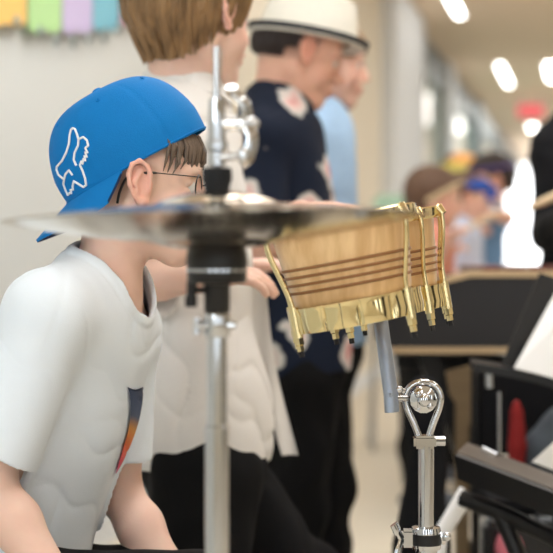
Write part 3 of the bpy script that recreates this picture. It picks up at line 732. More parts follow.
hair_mesh(b3, 'hair_dark', thick=.003, back=-.035, front=.05, fringe=.05, side=-.01, nape_w=.036, nx=-.045, vox=.004, topcut=.03)
collar(b3, M['floral'], .064, .022, lift=.0)
Mt = headM(P(298, 54, Y3), 8, 12, 0, 1.0)
def oval(prof, m4, sx=1.0, sy=.84, seg=56): 
    mb = MB(); mb.lathe(prof, m4 @ Matrix.Diagonal((sx, sy, 1, 1)), seg, closed=True); return mb
hat_m = Mt @ Matrix.Translation((.014, 0, .036)) @ Matrix.Rotation(R(-2), 4, 'Y')
hat = oval([(.094, 0), (.122, -.006), (.128, .000), (.128, .004), (.114, .004), (.104, .010), (.100, .05), (.092, .086), (.070, .098), (.03, .088), (.0005, .086), (.0005, .083), (.03, .085), (.068, .094), (.088, .083), (.096, .05), (.099, .012)], hat_m).build('hat', M['straw'], b3['root']); hat['label'] = 'cream straw trilby hat'
oval([(.1035, .010), (.1065, .010), (.1045, .034), (.1010, .034)], hat_m).build('hat_band', M['straw'], hat)
oval([(.124, -.001), (.131, -.001), (.133, .011), (.127, .012)], hat_m).build('brim_edging', M['ribbon'], hat)

# ================================================================== boy in the light blue shirt
Y4 = 3.75
pel4 = P(318, 345, Y4); nk4 = P(312, 106, Y4)
b4 = person('fair-haired boy in a light blue shirt, farthest of the standing boys', 1.08, 6, pel4, nk4, (P(326, 62, Y4), 2, 8, 0, 1.02),
    {'R': dict(sh=P(302, 136, 3.63), el=P(308, 232, 3.58), wr=P(340, 262, 3.5), hd=(1, -.2, 0), pn=(0, 0, -1)), 'L': dict(sh=P(326, 136, 3.88), el=P(332, 232, 3.92), wr=P(345, 268, 3.86), hd=(1, -.2, 0), pn=(0, 0, -1))},
    {'R': down(306, 3.68), 'L': down(322, 3.84)}, vox=.0045, shw=.125, skin_t=(1, .93, .9), shirt=dict(mat='light_blue', loose=.02, srad=.058, sleeve=.85, hem=.0), hair='hair_blond', eyebrow='hair_blond', folds=.005)
hair_mesh(b4, 'hair_blond', thick=.012, back=-.05, front=.075, fringe=.028, side=-.02, vox=.0045)
collar(b4, M['light_blue'], .062, .022)
# ================================================================== hi-hat
Yh = 1.43; hc = P(217, 219, Yh)
hb_ = Vector((hc.x, Yh, 0)); hh = empty('hi_hat', hb_, 'chrome hi-hat stand carrying a pair of bronze cymbals in front of the boys', 'hi-hat')
tiltq = Matrix.Rotation(R(1.3), 4, Vector((0, -1, 0))) @ Matrix.Rotation(R(-1.0), 4, 'X')
Mcy = Matrix.Translation(hc) @ tiltq
Rr = .203
def cym(bow, bell, th_, sg):
    pr = []
    N = 60
    for i in range(N+1):
        r = Rr*(1-i/N); 
        t = r/Rr; z = bow*(1-t**1.7)
        if r < .062: q = 1-(r/.062)**2; z += bell*(q**.75)
        z += .00018*math.sin(r*2600)
        pr.append((max(r, .006), sg*(z+.0006)))
        if r < .006: break
    inner = [(r, z-sg*th_) for r, z in reversed(pr)]
    return pr+inner
mb = MB(); mb.lathe(cym(.0140, .0120, .0012, 1), Mcy, 128, closed=True); mb.build('top_cymbal', M['bronze'], hh)
mb = MB(); mb.lathe(cym(.0240, .0060, .0012, -1), Mcy, 128, closed=True); mb.build('bottom_cymbal', M['bronze'], hh)
pxm = Yh/FPX
A = Mcy
def zt_(py): return CH-(py-HY)*pxm
X0 = hc.x
V0 = lambda dx, py, dy=0: Vector((X0+dx, Yh+dy, zt_(py)))
def cyl(prof, name, m, parent, seg=40, x=0):
    """prof in (radius px, image row) stacked along the vertical tube"""
    mb = MB(); mb.lathe([(r*pxm, zt_(y)) for r, y in prof], Matrix.Translation((X0+x, Yh, 0)), seg); return mb.build(name, m, parent)
cyl([(0, 46), (3, 46.5), (3.9, 49), (3.9, 250), (0, 250)], 'pull_rod', M['chrome_soft'], hh, 24)
clutch = cyl([(4, 98), (7.5, 98), (8.5, 101), (8.5, 108), (9, 110), (9, 140), (11, 142), (11, 150), (9, 152), (9, 166), (4, 167)], 'clutch', M['chrome'], hh)
mb = MB(); mb.tube([V0(.006, 124), V0(.036, 124)], .0072, 20); mb.ball(V0(.027, 124), (.014, .009, .0085)); mb.build('clutch_screw', M['chrome'], clutch)
mb = MB(); 
mb.tube(bez([V0(.030, 124, -.002), V0(.026, 104, -.006), V0(.014, 92, -.008), V0(.014, 88, -.010)], 6), [.0070]*12+[.0085]*7, 12, flat=.5)
mb.tube(bez([V0(.030, 124, -.002), V0(.034, 140, -.005), V0(.030, 155, -.007), V0(.022, 163, -.008)], 6), [.0070]*12+[.0085]*7, 12, flat=.5)
mb.build('wing', M['chrome'], clutch)
mb = MB(); mb.tube([V0(.004, 157, -.009), V0(.024, 157, -.012)], .004, 14); mb.ball(V0(.026, 157, -.012), (.006, .006, .009)); mb.build('drop_lever', M['chrome'], clutch)
cyl([(4, 168), (14, 168), (15, 171), (15.2, 180), (13.5, 184), (12, 196), (4, 198)], 'top_felt', M['felt'], hh)
cyl([(4, 240), (24, 243), (30, 252), (31, 262), (30, 269), (4, 269)], 'cymbal_seat', M['black_plastic'], hh)
cyl([(4, 269), (31, 269), (31, 271.5), (4, 271.5)], 'seat_ring', M['chrome'], hh)
cup = cyl([(4, 271.5), (30, 271.5), (30, 280), (28, 283), (14, 284), (13, 287), (13, 311), (12, 313), (4, 313)], 'seat_cup', M['black_plastic'], hh)
mb = MB(); mb.tube([V0(-.0235, 281, -.004), V0(-.0245, 302, -.004)], [.0050, .0046], 16); mb.tube([V0(-.0245, 296, -.004), V0(-.0245, 307, -.004)], .0058, 16); mb.tube([V0(-.010, 290), V0(-.024, 290, -.004)], .003, 12); mb.build('tilt_screw', M['black_plastic'], cup)
cyl([(5, 313), (12, 313.5), (13, 316), (13, 334), (11, 337), (5, 337)], 'collar', M['chrome'], hh)
mb = MB(); mb.tube([V0(-.008, 325, -.004), V0(-.020, 325, -.006)], .0042, 14); mb.tube([V0(-.019, 317, -.006), V0(-.019, 334, -.006)], [.003, .004], 12); mb.tube([V0(.008, 325, -.004), V0(.018, 325, -.006)], .0035, 14); mb.build('height_screw', M['chrome'], hh)
# tubes
mb = MB(); mb.lathe([(5*pxm, zt_(336)), (10*pxm, zt_(336)), (10*pxm, zt_(640)), (5*pxm, zt_(640))], Matrix.Translation((X0, Yh, 0)), 48); mb.build('upper_tube', M['chrome'], hh)
mb = MB(); mb.lathe([(9.8*pxm, zt_(425)), (12*pxm, zt_(426)), (12*pxm, .20), (9.8*pxm, .20)], Matrix.Translation((X0, Yh, 0)), 48); mb.build('lower_tube', M['chrome'], hh)
mb = MB(); mb.lathe([(.0095, .20), (.02, .20), (.02, .05), (.006, .05), (.006, .02), (.001, .02)], Matrix.Translation((X0, Yh, 0)), 32); mb.build('spring_housing', M['chrome_soft'], hh)
for k in range(3):
    a = R(60+120*k); d = Vector((math.cos(a), math.sin(a), 0)); b = Vector((X0, Yh, 0))
    mb = MB(); mb.tube([b+d*.015+Vector((0, 0, .30)), b+d*.22+Vector((0, 0, .012))], .007, 12); mb.tube([b+d*.02+Vector((0, 0, .09)), b+d*.13+Vector((0, 0, .13))], .005, 10)
    lg_ = mb.build('leg', M['chrome'], hh); mb = MB(); mb.ball(b+d*.222+Vector((0, 0, .012)), (.014, .014, .012)); mb.build('rubber_foot', M['black_plastic'], lg_)
mb = MB(); mb.box((X0-.04, Yh-.30, .012), (X0+.04, Yh-.05, .022), bev=.004); mb.box((X0-.03, Yh-.06, .01), (X0+.03, Yh+.02, .02), bev=.003); mb.build('pedal', M['chrome_soft'], hh)

# ================================================================== bongos
def bongo(root, top, bot, rt, rb, angs, name='drum'):
    az = (top-bot).normalized(); ax_ = Vector((1, 0, 0)); ax_ = (ax_-az*ax_.dot(az)).normalized(); ay_ = az.cross(ax_); Md = Matrix((ax_, ay_, az)).transposed().to_4x4(); Md.translation = bot; H = (top-bot).length
    prof = []; N = 40; gro = [.36, .44, .52, .60]
    for i in range(N*4+1):
        t = i/(N*4); r = rb+(rt*.93-rb)*(t**.8)
        prof.append((r, t*H))
    mb = MB(); inner = [(r-.010, z) for r, z in reversed(prof)]; mb.lathe(prof+inner, Md, 72, closed=True); shell = mb.build('shell', M['shell'], root)
    for gt in gro:
        r = rb+(rt*.93-rb)*(gt**.8)
        mb = MB(); mb.lathe([(r-.001, gt*H-.0020), (r+.0014, gt*H-.0016), (r+.0020, gt*H), (r+.0014, gt*H+.0016), (r-.001, gt*H+.0020)], Md, 72); mb.build('groove_ring', M['groove'], shell)
    mb = MB(); mb.lathe([(.0005, H+.002), (rt*.90, H+.002), (rt*.96, H-.001), (rt*.98, H-.005), (rt*.96, H-.006), (rt*.93, H-.003), (rt*.85, H-.002), (.0005, H-.002)], Md, 64); mb.build('drum_head', M['drumskin'], root)
    mb = MB(); mb.lathe([(rt*.99, H-.006), (rt*1.0, H+.004), (rt*1.02, H+.007), (rt*1.05, H+.005), (rt*1.05, H-.004), (rt*1.02, H-.008)], Md, 72, closed=True); hoop = mb.build('hoop', M['gold'], root)
    # bottom ring: wide, gently scalloped gold band
    V = []; Fc = []; seg = 192; pr = [(0, -.036+.0), (.010, -.036), (.0065, -.028), (.0030, -.016), (.006, -.004), (.011, .002), (.0, .004)]
    pr = [(0.0, .006), (.0055, .006), (.0045, .016), (.0055, .030), (.0085, .036), (.0, .036)]
    for (dr, z) in pr:
        for k in range(seg):
            a = 2*math.pi*k/seg; w = abs(math.sin(a*6))**.45; w2 = .0125*w*(1-abs(z-.02)/.03); rr = rb+.004+dr+w2*.8+.003*(1-w)
            V.append(Md @ Vector((rr*math.cos(a), rr*math.sin(a), z-.012)))
    n = len(pr)
    for i in range(n):
        j = (i+1) % n
        for k in range(seg): Fc.append((i*seg+k, i*seg+(k+1) % seg, j*seg+(k+1) % seg, j*seg+k))
    mb = MB(); mb.add(V, Fc); mb.build('bottom_ring', M['gold'], root)
    for a in angs:
        a = R(a); d = Vector((math.cos(a), math.sin(a), 0))
        q = lambda r, z: Md @ (d*r+Vector((0, 0, z)))
        mb = MB(); mb.tube(bez([q(rt*1.04, H+.006), q(rt*1.08, H+.003), q(rt*1.09, H-.012), q(rt*1.06, H-.03), q(rt*.5+rb*.62, H*.45), q(rb+.0155, .030), q(rb+.0145, -.012)], 5), .0030, 10); rod = mb.build('tension_rod', M['gold'], root)
        mb = MB(); t = d.cross(Vector((0, 0, 1))); 
        mb.tube([q(rt*1.03, H+.004), q(rt*1.11, H-.006)], [.008, .0060], 12); mb.build('claw', M['gold'], rod); mb = MB(); mb.tube([q(rb+.0145, .026), q(rb+.0145, -.010)], .0062, 14); mb.build('lug', M['gold'], rod)
        mb = MB(); mb.lathe([(.001, 0), (.0062, 0), (.0062, -.008), (.0048, -.009), (.0048, -.016), (.001, -.016)], axisM(q(rb+.0145, -.010), q(rb+.0145, .4)), 6); mb.build('nut', M['gold'], rod)
        mb = MB(); mb.tube([q(rb+.0145, -.020), q(rb+.0145, -.033)], [.0032, .0034], 10); mb.build('rod_tip', M['black_plastic'], rod)
    return Md
t1 = P(339, 222, 1.80); c1 = P(357, 317, 1.80)
t1 = t1+Vector((0, .0, 0)); axis = (t1-c1).normalized()
bgr = empty('bongo_drums', P(372, 330, 1.85), 'pair of natural wood bongo drums with grooved shells and gold hardware', 'drums')
bongo(bgr, t1, c1, .090, .0655, (203, 160, 110, 68, 318))
t2 = P(377, 221, 1.975); c2 = P(392, 309, 1.975)
bongo(bgr, t2, c2, .080, .060, (305, 340, 15, 120, 215))
mb = MB(); mid1 = c1.lerp(t1, .45); mid2 = c2.lerp(t2, .45); Mb = axisM(mid1.lerp(mid2, .5)-axis*.02, mid1.lerp(mid2, .5)+axis)
mb.tube([mid1.lerp(mid2, .36), mid1.lerp(mid2, .64)], .022, 20); mb.build('bridge_block', M['shell'], bgr)
# ================================================================== chrome stand under the bongos
Ys = 1.86; s1 = P(424, 400, Ys); ds = empty('drum_stand', Vector((P(426, 0, Ys).x, Ys, 0)), 'chrome stand with a round tilter and wing clamps holding up the bongo drums', 'stand')
pm = Ys/FPX; S = lambda px, py, dy=0: P(px, py, Ys)+Vector((0, dy, 0))
tx = P(426, 0, Ys).x
mb = MB(); mb.lathe([(.004, S(0, 440).z), (8*pm, S(0, 440).z), (8*pm, S(0, 640).z), (.004, S(0, 640).z)], Matrix.Translation((tx, Ys, 0)), 40); mb.build('upper_tube', M['chrome'], ds)
mb = MB(); mb.lathe([(8*pm, S(0, 528).z), (11*pm, S(0, 528).z), (11*pm, .16), (8*pm, .16)], Matrix.Translation((tx, Ys, 0)), 40); mb.build('lower_tube', M['chrome'], ds)
# tilter: teardrop loop, toothed disc in the middle
loop = bez([S(419, 437), S(414, 424), S(407, 408), S(405.5, 396), S(411, 386), S(423, 382), S(435, 386), S(440.5, 396), S(439, 408), S(433, 424), S(429, 437)], 6)
mb = MB(); mb.tube(loop, .0042, 14, flat=1.0); til = mb.build('tilter', M['chrome'], ds)
mb = MB(); mb.lathe([(.0005, -.012), (.010, -.012), (.014, -.009), (.017, -.008), (.017, .008), (.014, .009), (.010, .012), (.0005, .012)], axisM(S(423, 399), S(423, 399)+Vector((0, -1, 0))), 14); mb.ball(S(423, 399, -.014), (.008, .004, .008)); mb.ball(S(417, 394, -.012), (.004, .004, .004)); mb.ball(S(429, 405, -.012), (.004, .004, .004)); mb.build('ratchet_disc', M['chrome'], til)
mb = MB(); mb.tube([S(404, 391, -.004), S(396, 388, -.008)], .0035, 12); mb.ball(S(398, 389, -.008), (.006, .005, .005)); mb.build('wing_screw', M['chrome'], til)
mb = MB(); mb.box((tx-.016, Ys-.012, S(0, 448).z), (tx+.012, Ys+.012, S(0, 435).z), bev=.003); mb.tube([S(434, 441), S(445, 441)], .0062, 16); mb.build('clamp', M['chrome'], ds)
mb = MB(); mb.lathe([(.0095, S(0, 550).z), (.0175, S(0, 549).z), (.0185, S(0, 546).z), (.0185, S(0, 531).z), (.0175, S(0, 527).z), (.0095, S(0, 526).z)], Matrix.Translation((tx, Ys, 0)), 40)
mb.box((tx-.031, Ys-.008, S(0, 547).z), (tx-.012, Ys+.008, S(0, 529).z), bev=.003); cl_ = mb.build('height_clamp', M['chrome'], ds)
mb = MB(); mb.tube(bez([S(401, 538, -.006), S(397, 530, -.012), S(393, 522, -.014)], 5), [.005]*5+[.0065]*6, 12, flat=.5); mb.tube(bez([S(401, 538, -.006), S(398, 547, -.012), S(396, 556, -.014)], 5), [.005]*5+[.0065]*6, 12, flat=.5); mb.build('wing_nut', M['chrome'], cl_)
mb = MB(); mb.tube([S(438, 538), S(444, 538, -.004)], .0085, 6); mb.ball(S(446, 536, -.004), (.006, .006, .006)); mb.build('hinge_bolt', M['chrome'], cl_)
mb = MB(); mb.lathe([(.0096, S(0, 544).z), (.0190, S(0, 544).z), (.0190, S(0, 533).z), (.0096, S(0, 533).z)], Matrix.Translation((tx, Ys, 0)), 40); mb.build('clamp_sleeve', M['black_plastic'], cl_)
# grey arm that rises from the tilter to the drums
mb = MB(); a = P(392, 412, 1.85); b = P(382, 330, 1.87); c = P(379, 308, 1.88)
mb.tube([a, P(391, 395, 1.85), b, c], [.0105, .0105, .0105, .0105], 20, flat=.75); mb.ball(P(391, 395, 1.838), (.003, .003, .003)); mb.build('mount_arm', M['grey_metal'], ds)
mb = MB(); mb.tube([c, mid1.lerp(mid2, .5)-axis*.024], .007, 14); mb.build('mount_post', M['grey_metal'], ds)
mb = MB(); mb.tube([P(392, 398, 1.85), S(407, 398)], .005, 12); mb.build('mount_bolt', M['chrome'], ds)
for k in range(3):
    a = R(30+120*k); d = Vector((math.cos(a), math.sin(a), 0))*.75; b = Vector((tx, Ys, 0))
    mb = MB(); mb.tube([b+d*.012+Vector((0, 0, .36)), b+d*.30+Vector((0, 0, .012))], .008, 12); mb.tube([b+d*.012+Vector((0, 0, .17)), b+d*.165+Vector((0, 0, .178))], .005, 10); lg_ = mb.build('leg', M['chrome'], ds)
    mb = MB(); mb.ball(b+d*.302+Vector((0, 0, .013)), (.015, .015, .013)); mb.build('rubber_foot', M['black_plastic'], lg_)

# ================================================================== big wooden xylophone behind, on the right
Yx = 3.3; xm = Yx/FPX
def rot_box(a, b, w, d, bev=.003):
    pass
xl = empty('bass_xylophone', Vector((P(500, 0, Yx).x, Yx+.15, 0)), 'bass xylophone with charcoal side panels and pale wooden edging on a black stand', 'xylophone')
x0 = P(392, 0, Yx).x; x1 = P(660, 0, Yx).x; xk = P(470, 0, Yx).x
zt1 = P(0, 277, Yx).z; zb1 = P(0, 347, Yx).z
mb = MB(); 
v = [Vector((x0, Yx, zb1)), Vector((x1, Yx, zb1)), Vector((x1, Yx, zt1)), Vector((xk, Yx, zt1)), Vector((x0, Yx, zt1-.045))]
vv = v+[p+Vector((0, .015, 0)) for p in v]; mb.add(vv, [(0, 1, 2, 3, 4), (9, 8, 7, 6, 5)]+[(i, (i+1) % 5, (i+1) % 5+5, i+5) for i in range(5)])
mb.build('side_panel', M['panel'], xl, smooth=False)
mb = MB(); vv = [p+Vector((0, .45, 0)) for p in vv]; mb.add(vv, [(0, 1, 2, 3, 4), (9, 8, 7, 6, 5)]+[(i, (i+1) % 5, (i+1) % 5+5, i+5) for i in range(5)]); mb.build('side_panel', M['panel'], xl, smooth=False)
mb = MB(); mb.box((x0-.012, Yx, zb1), (x0, Yx+.465, zt1-.04)); mb.build('end_panel', M['panel'], xl, smooth=False)
mb = MB(); mb.box((x0, Yx+.012, zb1), (x1, Yx+.455, zb1+.012)); mb.build('bottom_panel', M['panel'], xl, smooth=False)
def edge(a, b, h=.014, y0=-.008, y1=.022):
    d = (b-a); vs = [a+Vector((0, y0, 0)), b+Vector((0, y0, 0)), b+Vector((0, y1, 0)), a+Vector((0, y1, 0))]; vs += [q+Vector((0, 0, h)) for q in vs]
    mb = MB(); mb.add(vs, [(0, 3, 2, 1), (4, 5, 6, 7), (0, 1, 5, 4), (1, 2, 6, 5), (2, 3, 7, 6), (3, 0, 4, 7)]); mb.build('wood_edging', M['wood_edge'], xl, smooth=False)
edge(v[4], v[3]); edge(v[3], v[2]); edge(v[0]-Vector((0, 0, .014)), v[1]-Vector((0, 0, .014)))
for i in range(12):
    xx = xk+.03+i*.052
    if xx > x1-.03: break
    mb = MB(); mb.box((xx, Yx+.03, zt1+.006), (xx+.044, Yx+.44-.006*i, zt1+.022), bev=.003); mb.build('tone_bar', M['redwood'], xl)
# stand: black crossed legs and tan ply braces
def bar(name, a, b, w, t, m, parent, bev=.003):
    a = Vector(a); b = Vector(b); L = (b-a).length; d = (b-a).normalized(); y = Vector((0, 1, 0)); s_ = d.cross(y).normalized()
    M4 = Matrix((s_, y, d)).transposed().to_4x4(); M4.translation = a; M4 = M4 if M4.determinant() > 0 else M4
    mb = MB(); mb.box((-w/2, -t/2, 0), (w/2, t/2, L), M4, bev=bev); return mb.build(name, m, parent)
Yy = Yx+.06
lgx = [(P(432, 362, Yy), P(500, 445, Yy)), ]
bar('leg', P(425, 349, Yx+.06), Vector((P(560, 0, Yx).x, Yx+.06, .0)), .045, .03, M['black_plastic'], xl)
bar('leg', P(605, 349, Yx+.10), Vector((P(440, 0, Yx).x, Yx+.10, .0)), .045, .03, M['black_plastic'], xl)
bar('leg', P(425, 349, Yx+.38), Vector((P(560, 0, Yx).x, Yx+.38, .0)), .045, .03, M['black_plastic'], xl)
bar('leg', P(605, 349, Yx+.42), Vector((P(440, 0, Yx).x, Yx+.42, .0)), .045, .03, M['black_plastic'], xl)
bar('brace', P(462, 400, Yx-.02), P(462, 600, Yx-.02), .03, .018, M['wood_tan'], xl)
mb = MB(); q_ = [P(446, 372, Yx-.03), P(470, 365, Yx-.03), P(492, 365, Yx-.03), P(492, 440, Yx-.03), P(470, 425, Yx-.03), P(450, 395, Yx-.03)]; vv = q_+[p+Vector((0, .012, 0)) for p in q_]
mb.add(vv, [tuple(range(6)), tuple(range(11, 5, -1))]+[(i, (i+1) % 6, (i+1) % 6+6, i+6) for i in range(6)]); mb.build('resonator', M['wood_tan'], xl, smooth=False)
bar('rail', P(396, 356, Yx+.20)+Vector((0, 0, -.012)), P(640, 356, Yx+.20)+Vector((0, 0, -.012)), .03, .03, M['black_plastic'], xl)

# dark padded cover hanging/standing behind the chrome stand
Yg = 2.78
F = Field([(sphcone(P(422, 392, Yg), P(426, 470, Yg), .028, .040), .02), (sphcone(P(426, 470, Yg), P(418, 620, Yg), .040, .055), .03), (sphcone(P(418, 620, Yg), P(414, 780, Yg)+Vector((0, 0, .0)), .055, .06), .03)], .005)
F.disp(waves(9, 30, .006)); 
o = mk('instrument_bag', keep_big(F.mesh('instrument_bag')), M['black_top']); 
zmin = o.location.z; o.location.z = 0; 
# stretch so that the bag stands on the floor without moving its visible upper part
for v_ in o.data.vertices:
    w_ = v_.co.z+zmin; v_.co.z = w_ if w_ > .3 else .3-(.3-w_)*(.3/(.3-zmin))
tag(o, 'tall narrow black padded instrument bag standing behind the chrome drum stand', 'bag')

# ================================================================== black music stands with paper
def music_stand(label, foot, desk_c, w, h, tilt, yawd, top_m, roll=0):
    r_ = empty('music_stand', foot, label, 'music stand')
    Mx = Matrix.Translation(desk_c) @ Matrix.Rotation(R(yawd), 4, 'Z') @ Matrix.Rotation(R(roll), 4, 'Y') @ Matrix.Rotation(R(tilt), 4, 'X')
    mb = MB(); mb.box((-w/2, -h/2, -.004), (w/2, h/2, 0), Mx, bev=.0015); mb.build('desk', top_m, r_)
    mb = MB(); mb.box((-w/2, -h/2-.004, -.030), (w/2, -h/2, .035), Mx, bev=.0015); mb.box((-w/2, -h/2, -.030), (w/2, -h/2+.05, -.026), Mx); mb.build('ledge', M['black_plastic'], r_)
    mb = MB(); mb.tube([Vector((foot[0], foot[1], .12)), Mx @ Vector((0, 0, -.03))], .010, 14); mb.ball(Mx @ Vector((0, 0, -.018)), .018); mb.build('pole', M['black_plastic'], r_)
    for k in range(3):
        a = R(90+120*k); d = Vector((math.cos(a), math.sin(a), 0)); mb = MB(); mb.tube([Vector(foot)+Vector((0, 0, .14)), Vector(foot)+d*.22+Vector((0, 0, .008))], .007, 10); mb.build('leg', M['black_plastic'], r_)
    return r_, Mx
# low desk nearest the camera: long taupe top running off to the right, seen from the side
Yd = 2.35
def slab(name, pts, Y0, Y1, m, parent, th_):
    pass
ms1 = empty('music_stand', Vector((P(560, 0, 2.40).x, 2.40, 0)), 'low music stand with a taupe desk sloping down to the right, bottom right corner', 'music stand')
a1 = P(457, 452, 2.45); a2 = P(640, 522, 2.22); dd = (a2-a1).normalized(); up_ = Vector((0.10, .55, .22)).normalized()
def quad_slab(name, a, b, v_, wd, th_, m, parent):
    n_ = (b-a).cross(v_).normalized(); vs = [a, b, b+v_*wd, a+v_*wd]; vs += [p-n_*th_*(1 if n_.z > 0 else -1) for p in vs]
    mb = MB(); mb.add(vs, [(0, 1, 2, 3), (7, 6, 5, 4), (0, 1, 5, 4), (1, 2, 6, 5), (2, 3, 7, 6), (3, 0, 4, 7)]); return mb.build(name, m, parent, smooth=False)
quad_slab('desk', a1, a2, Vector((.25, .95, .0)).normalized(), .13, .006, M['taupe'], ms1)
lip = quad_slab('ledge', a1+Vector((.004, -.003, -.002)), a2+Vector((.004, -.003, -.002)), Vector((.12, .10, -1)).normalized(), .040, .012, M['black_plastic'], ms1)
mb = MB(); mb.tube([P(483, 450, 2.52), P(497, 457, 2.50)], .007, 12); mb.build('clip', M['chrome_soft'], ms1)
fc = Vector((P(560, 0, 2.40).x, 2.40, 0))
mb = MB(); mb.tube([P(462, 498, 2.5), P(500, 512, 2.46), P(560, 540, 2.40)], .014, 12); mb.tube([P(500, 512, 2.46), P(520, 560, 2.44)], .014, 12); mb.build('bracket', M['black_plastic'], ms1)
mb = MB(); mb.tube([fc+Vector((0, 0, .1)), P(560, 505, 2.40)], .012, 14); mb.build('pole', M['black_plastic'], ms1)
for k in range(3):
    a = R(90+120*k); d = Vector((math.cos(a), math.sin(a), 0)); mb = MB(); mb.tube([fc+Vector((0, 0, .14)), fc+d*.24+Vector((0, 0, .008))], .008, 10); mb.build('leg', M['black_plastic'], ms1)
# second stand: black tray with white sheets
Yp = 2.75; f2 = Vector((P(590, 0, Yp).x, Yp, 0)); ms2 = empty('music_stand', f2, 'taller black music stand with a curved tray under white sheets at the right edge', 'music stand')
tray = bez([P(474, 363, Yp), P(500, 367, Yp), P(530, 373, Yp), P(560, 382, Yp), P(640, 410, Yp)], 6)
mb = MB(); n_ = len(tray); vs = []
for p in tray: vs += [p, p+Vector((0, .06, .004)), p+Vector((0, .06, -.012)), p+Vector((0, 0, -.016))]
mb.add(vs, [(4*i+j, 4*i+(j+1) % 4, 4*i+4+(j+1) % 4, 4*i+4+j) for i in range(n_-1) for j in range(4)]+[(0, 3, 2, 1), tuple(4*(n_-1)+j for j in range(4))]); mb.build('tray', M['black_plastic'], ms2)
quad_slab('desk', P(500, 368, Yp+.03), P(640, 410, Yp+.03), Vector((.42, .25, .9)).normalized(), .20, .004, M['black_plastic'], ms2)
mb = MB(); mb.tube([f2+Vector((0, 0, .1)), P(590, 392, Yp+.03)], .012, 14); mb.build('pole', M['black_plastic'], ms2)
mb = MB(); mb.tube([P(489, 368, Yp+.03), P(489, 388, Yp+.03)], .008, 12); mb.build('knob', M['chrome_soft'], ms2)
mb = MB(); mb.tube([P(499, 392, Yp+.05), P(499, 470, Yp+.05)], .0035, 10); mb.build('strut', M['chrome_soft'], ms2)
for k in range(3):
    a = R((0, 180, 270)[k]); d = Vector((math.cos(a), math.sin(a), 0)); mb = MB(); mb.tube([f2+Vector((0, 0, .14)), f2+d*.24+Vector((0, 0, .008))], .008, 10); mb.build('leg', M['black_plastic'], ms2)
def sheet(name, pts, Y, label, dy=0, th_=.0015, ys=None):
    vv = [P(x, y, Y+(ys[i] if ys else 0)) for i, (x, y) in enumerate(pts)]; n_ = len(vv); vv += [p+Vector((0, th_, 0)) for p in vv]
    mb = MB(); mb.add(vv, [tuple(range(n_)), tuple(range(2*n_-1, n_-1, -1))]+[(i, (i+1) % n_, (i+1) % n_+n_, i+n_) for i in range(n_)])
    return tag(mb.build(name, M['paper'], None, smooth=False), label, 'paper')
sheet('sheet_of_paper', [(514, 368), (600, 390), (640, 240), (572, 262)], Yp-.012, 'white sheet of paper leaning on the tall black music stand', ys=[0, 0, .10, .10])
sheet('sheet_of_paper', [(532, 462), (620, 495), (640, 430), (556, 440)], 2.56, 'white sheet resting above the low taupe desk, bottom right')
# objects glimpsed below the trays
def blob(name, prs, m, label, cat, vox=.005):
    F = Field(prs, vox); F.disp(waves(len(name), 40, .003)); return tag(mk(name, keep_big(F.mesh(name)), m), label, cat)
# chair with red cloth behind the stands
chx = P(556, 0, 3.05).x; chp = Vector((chx, 3.02, 0)); chr_ = empty('chair', chp, 'black chair behind the music stands at the right', 'chair')
mb = MB(); mb.box((chx-.16, 2.92, .43), (chx+.16, 3.16, .46), bev=.01); mb.build('seat', M['black_top'], chr_)
mb = MB(); mb.box((chx-.15, 3.14, .52), (chx+.15, 3.165, .70), bev=.01); mb.build('backrest', M['black_top'], chr_)
for sx in (-.15, .15):
    for yy in (2.94, 3.15): mb = MB(); mb.tube([Vector((chx+sx, yy, .43 if yy < 3 else .70)), Vector((chx+sx, yy, .003))], .010, 12); mb.build('leg', M['chrome_soft'] if False else M['black_plastic'], chr_)
blob('bottle', [(sphcone(P(517, 414, 3.0), P(517, 446, 3.0), .014, .017), .01), (sphcone(P(517, 404, 3.0), P(517, 414, 3.0), .008, .009), .01), (sphcone(P(517, 446, 3.0), Vector((P(517, 0, 3).x, 3.0, .482)), .017, .017), .01)], M['red'], 'red bottle standing on the black chair behind the music stands', 'bottle', .004)
blob('cloth_bundle', [(ell(P(546, 452, 3.02), (.05, .035, .05)), .01), (ell(P(560, 432, 3.03), (.035, .03, .05)), .03), (ell(Vector((P(560, 0, 3.03).x, 3.03, .50)), (.055, .04, .035)), .04)], M['slate'], 'crumpled slate grey cloth on the black chair beside the red bottle', 'cloth')
blob('pink_pouch', [(ell(P(510, 548, 2.775), (.024, .018, .034)), .01)], M['pink'], 'small pink pouch against the black box under the low taupe desk', 'pouch')
mb = MB(); mb.tube([P(440, 536, 2.58), P(466, 494, 2.62)], [.017, .021], 18, flat=.5); mb.tube([P(440, 536, 2.58), Vector((P(425, 0, 2.5).x, 2.5, .02))], .012, 12)
tag(mb.build('folded_paper_roll', M['paper']), 'pale grey rolled sheet slanting beside the clamp of the chrome drum stand', 'paper')
# black box added as a dark mass under the trays
cx0, cx1 = P(474, 0, 2.95).x, P(640, 0, 2.95).x; ccs = empty('dark_filler', Vector(((cx0+cx1)/2, 2.86, 0)), 'black box added to fill the dark area under the low taupe desk', 'case')
mb = MB(); mb.box((cx0, 2.80, .004), (cx1, 2.88, .44), bev=.012); mb.build('filler_body', M['black_plastic'], ccs)
mb = MB(); mb.box((cx0-.004, 2.835, .01), (cx1+.004, 2.845, .446), bev=.002); mb.build('filler_rim', M['chrome_soft'], ccs)
mb = MB(); mb.tube([P(500, 0, 2.84)*1+Vector((0, 0, -1))*0, ] if False else [Vector(((cx0+cx1)/2-.06, 2.84, .44)), Vector(((cx0+cx1)/2-.05, 2.84, .465)), Vector(((cx0+cx1)/2+.05, 2.84, .465)), Vector(((cx0+cx1)/2+.06, 2.84, .44))], .006, 10); mb.build('filler_handle', M['black_rim'], ccs)
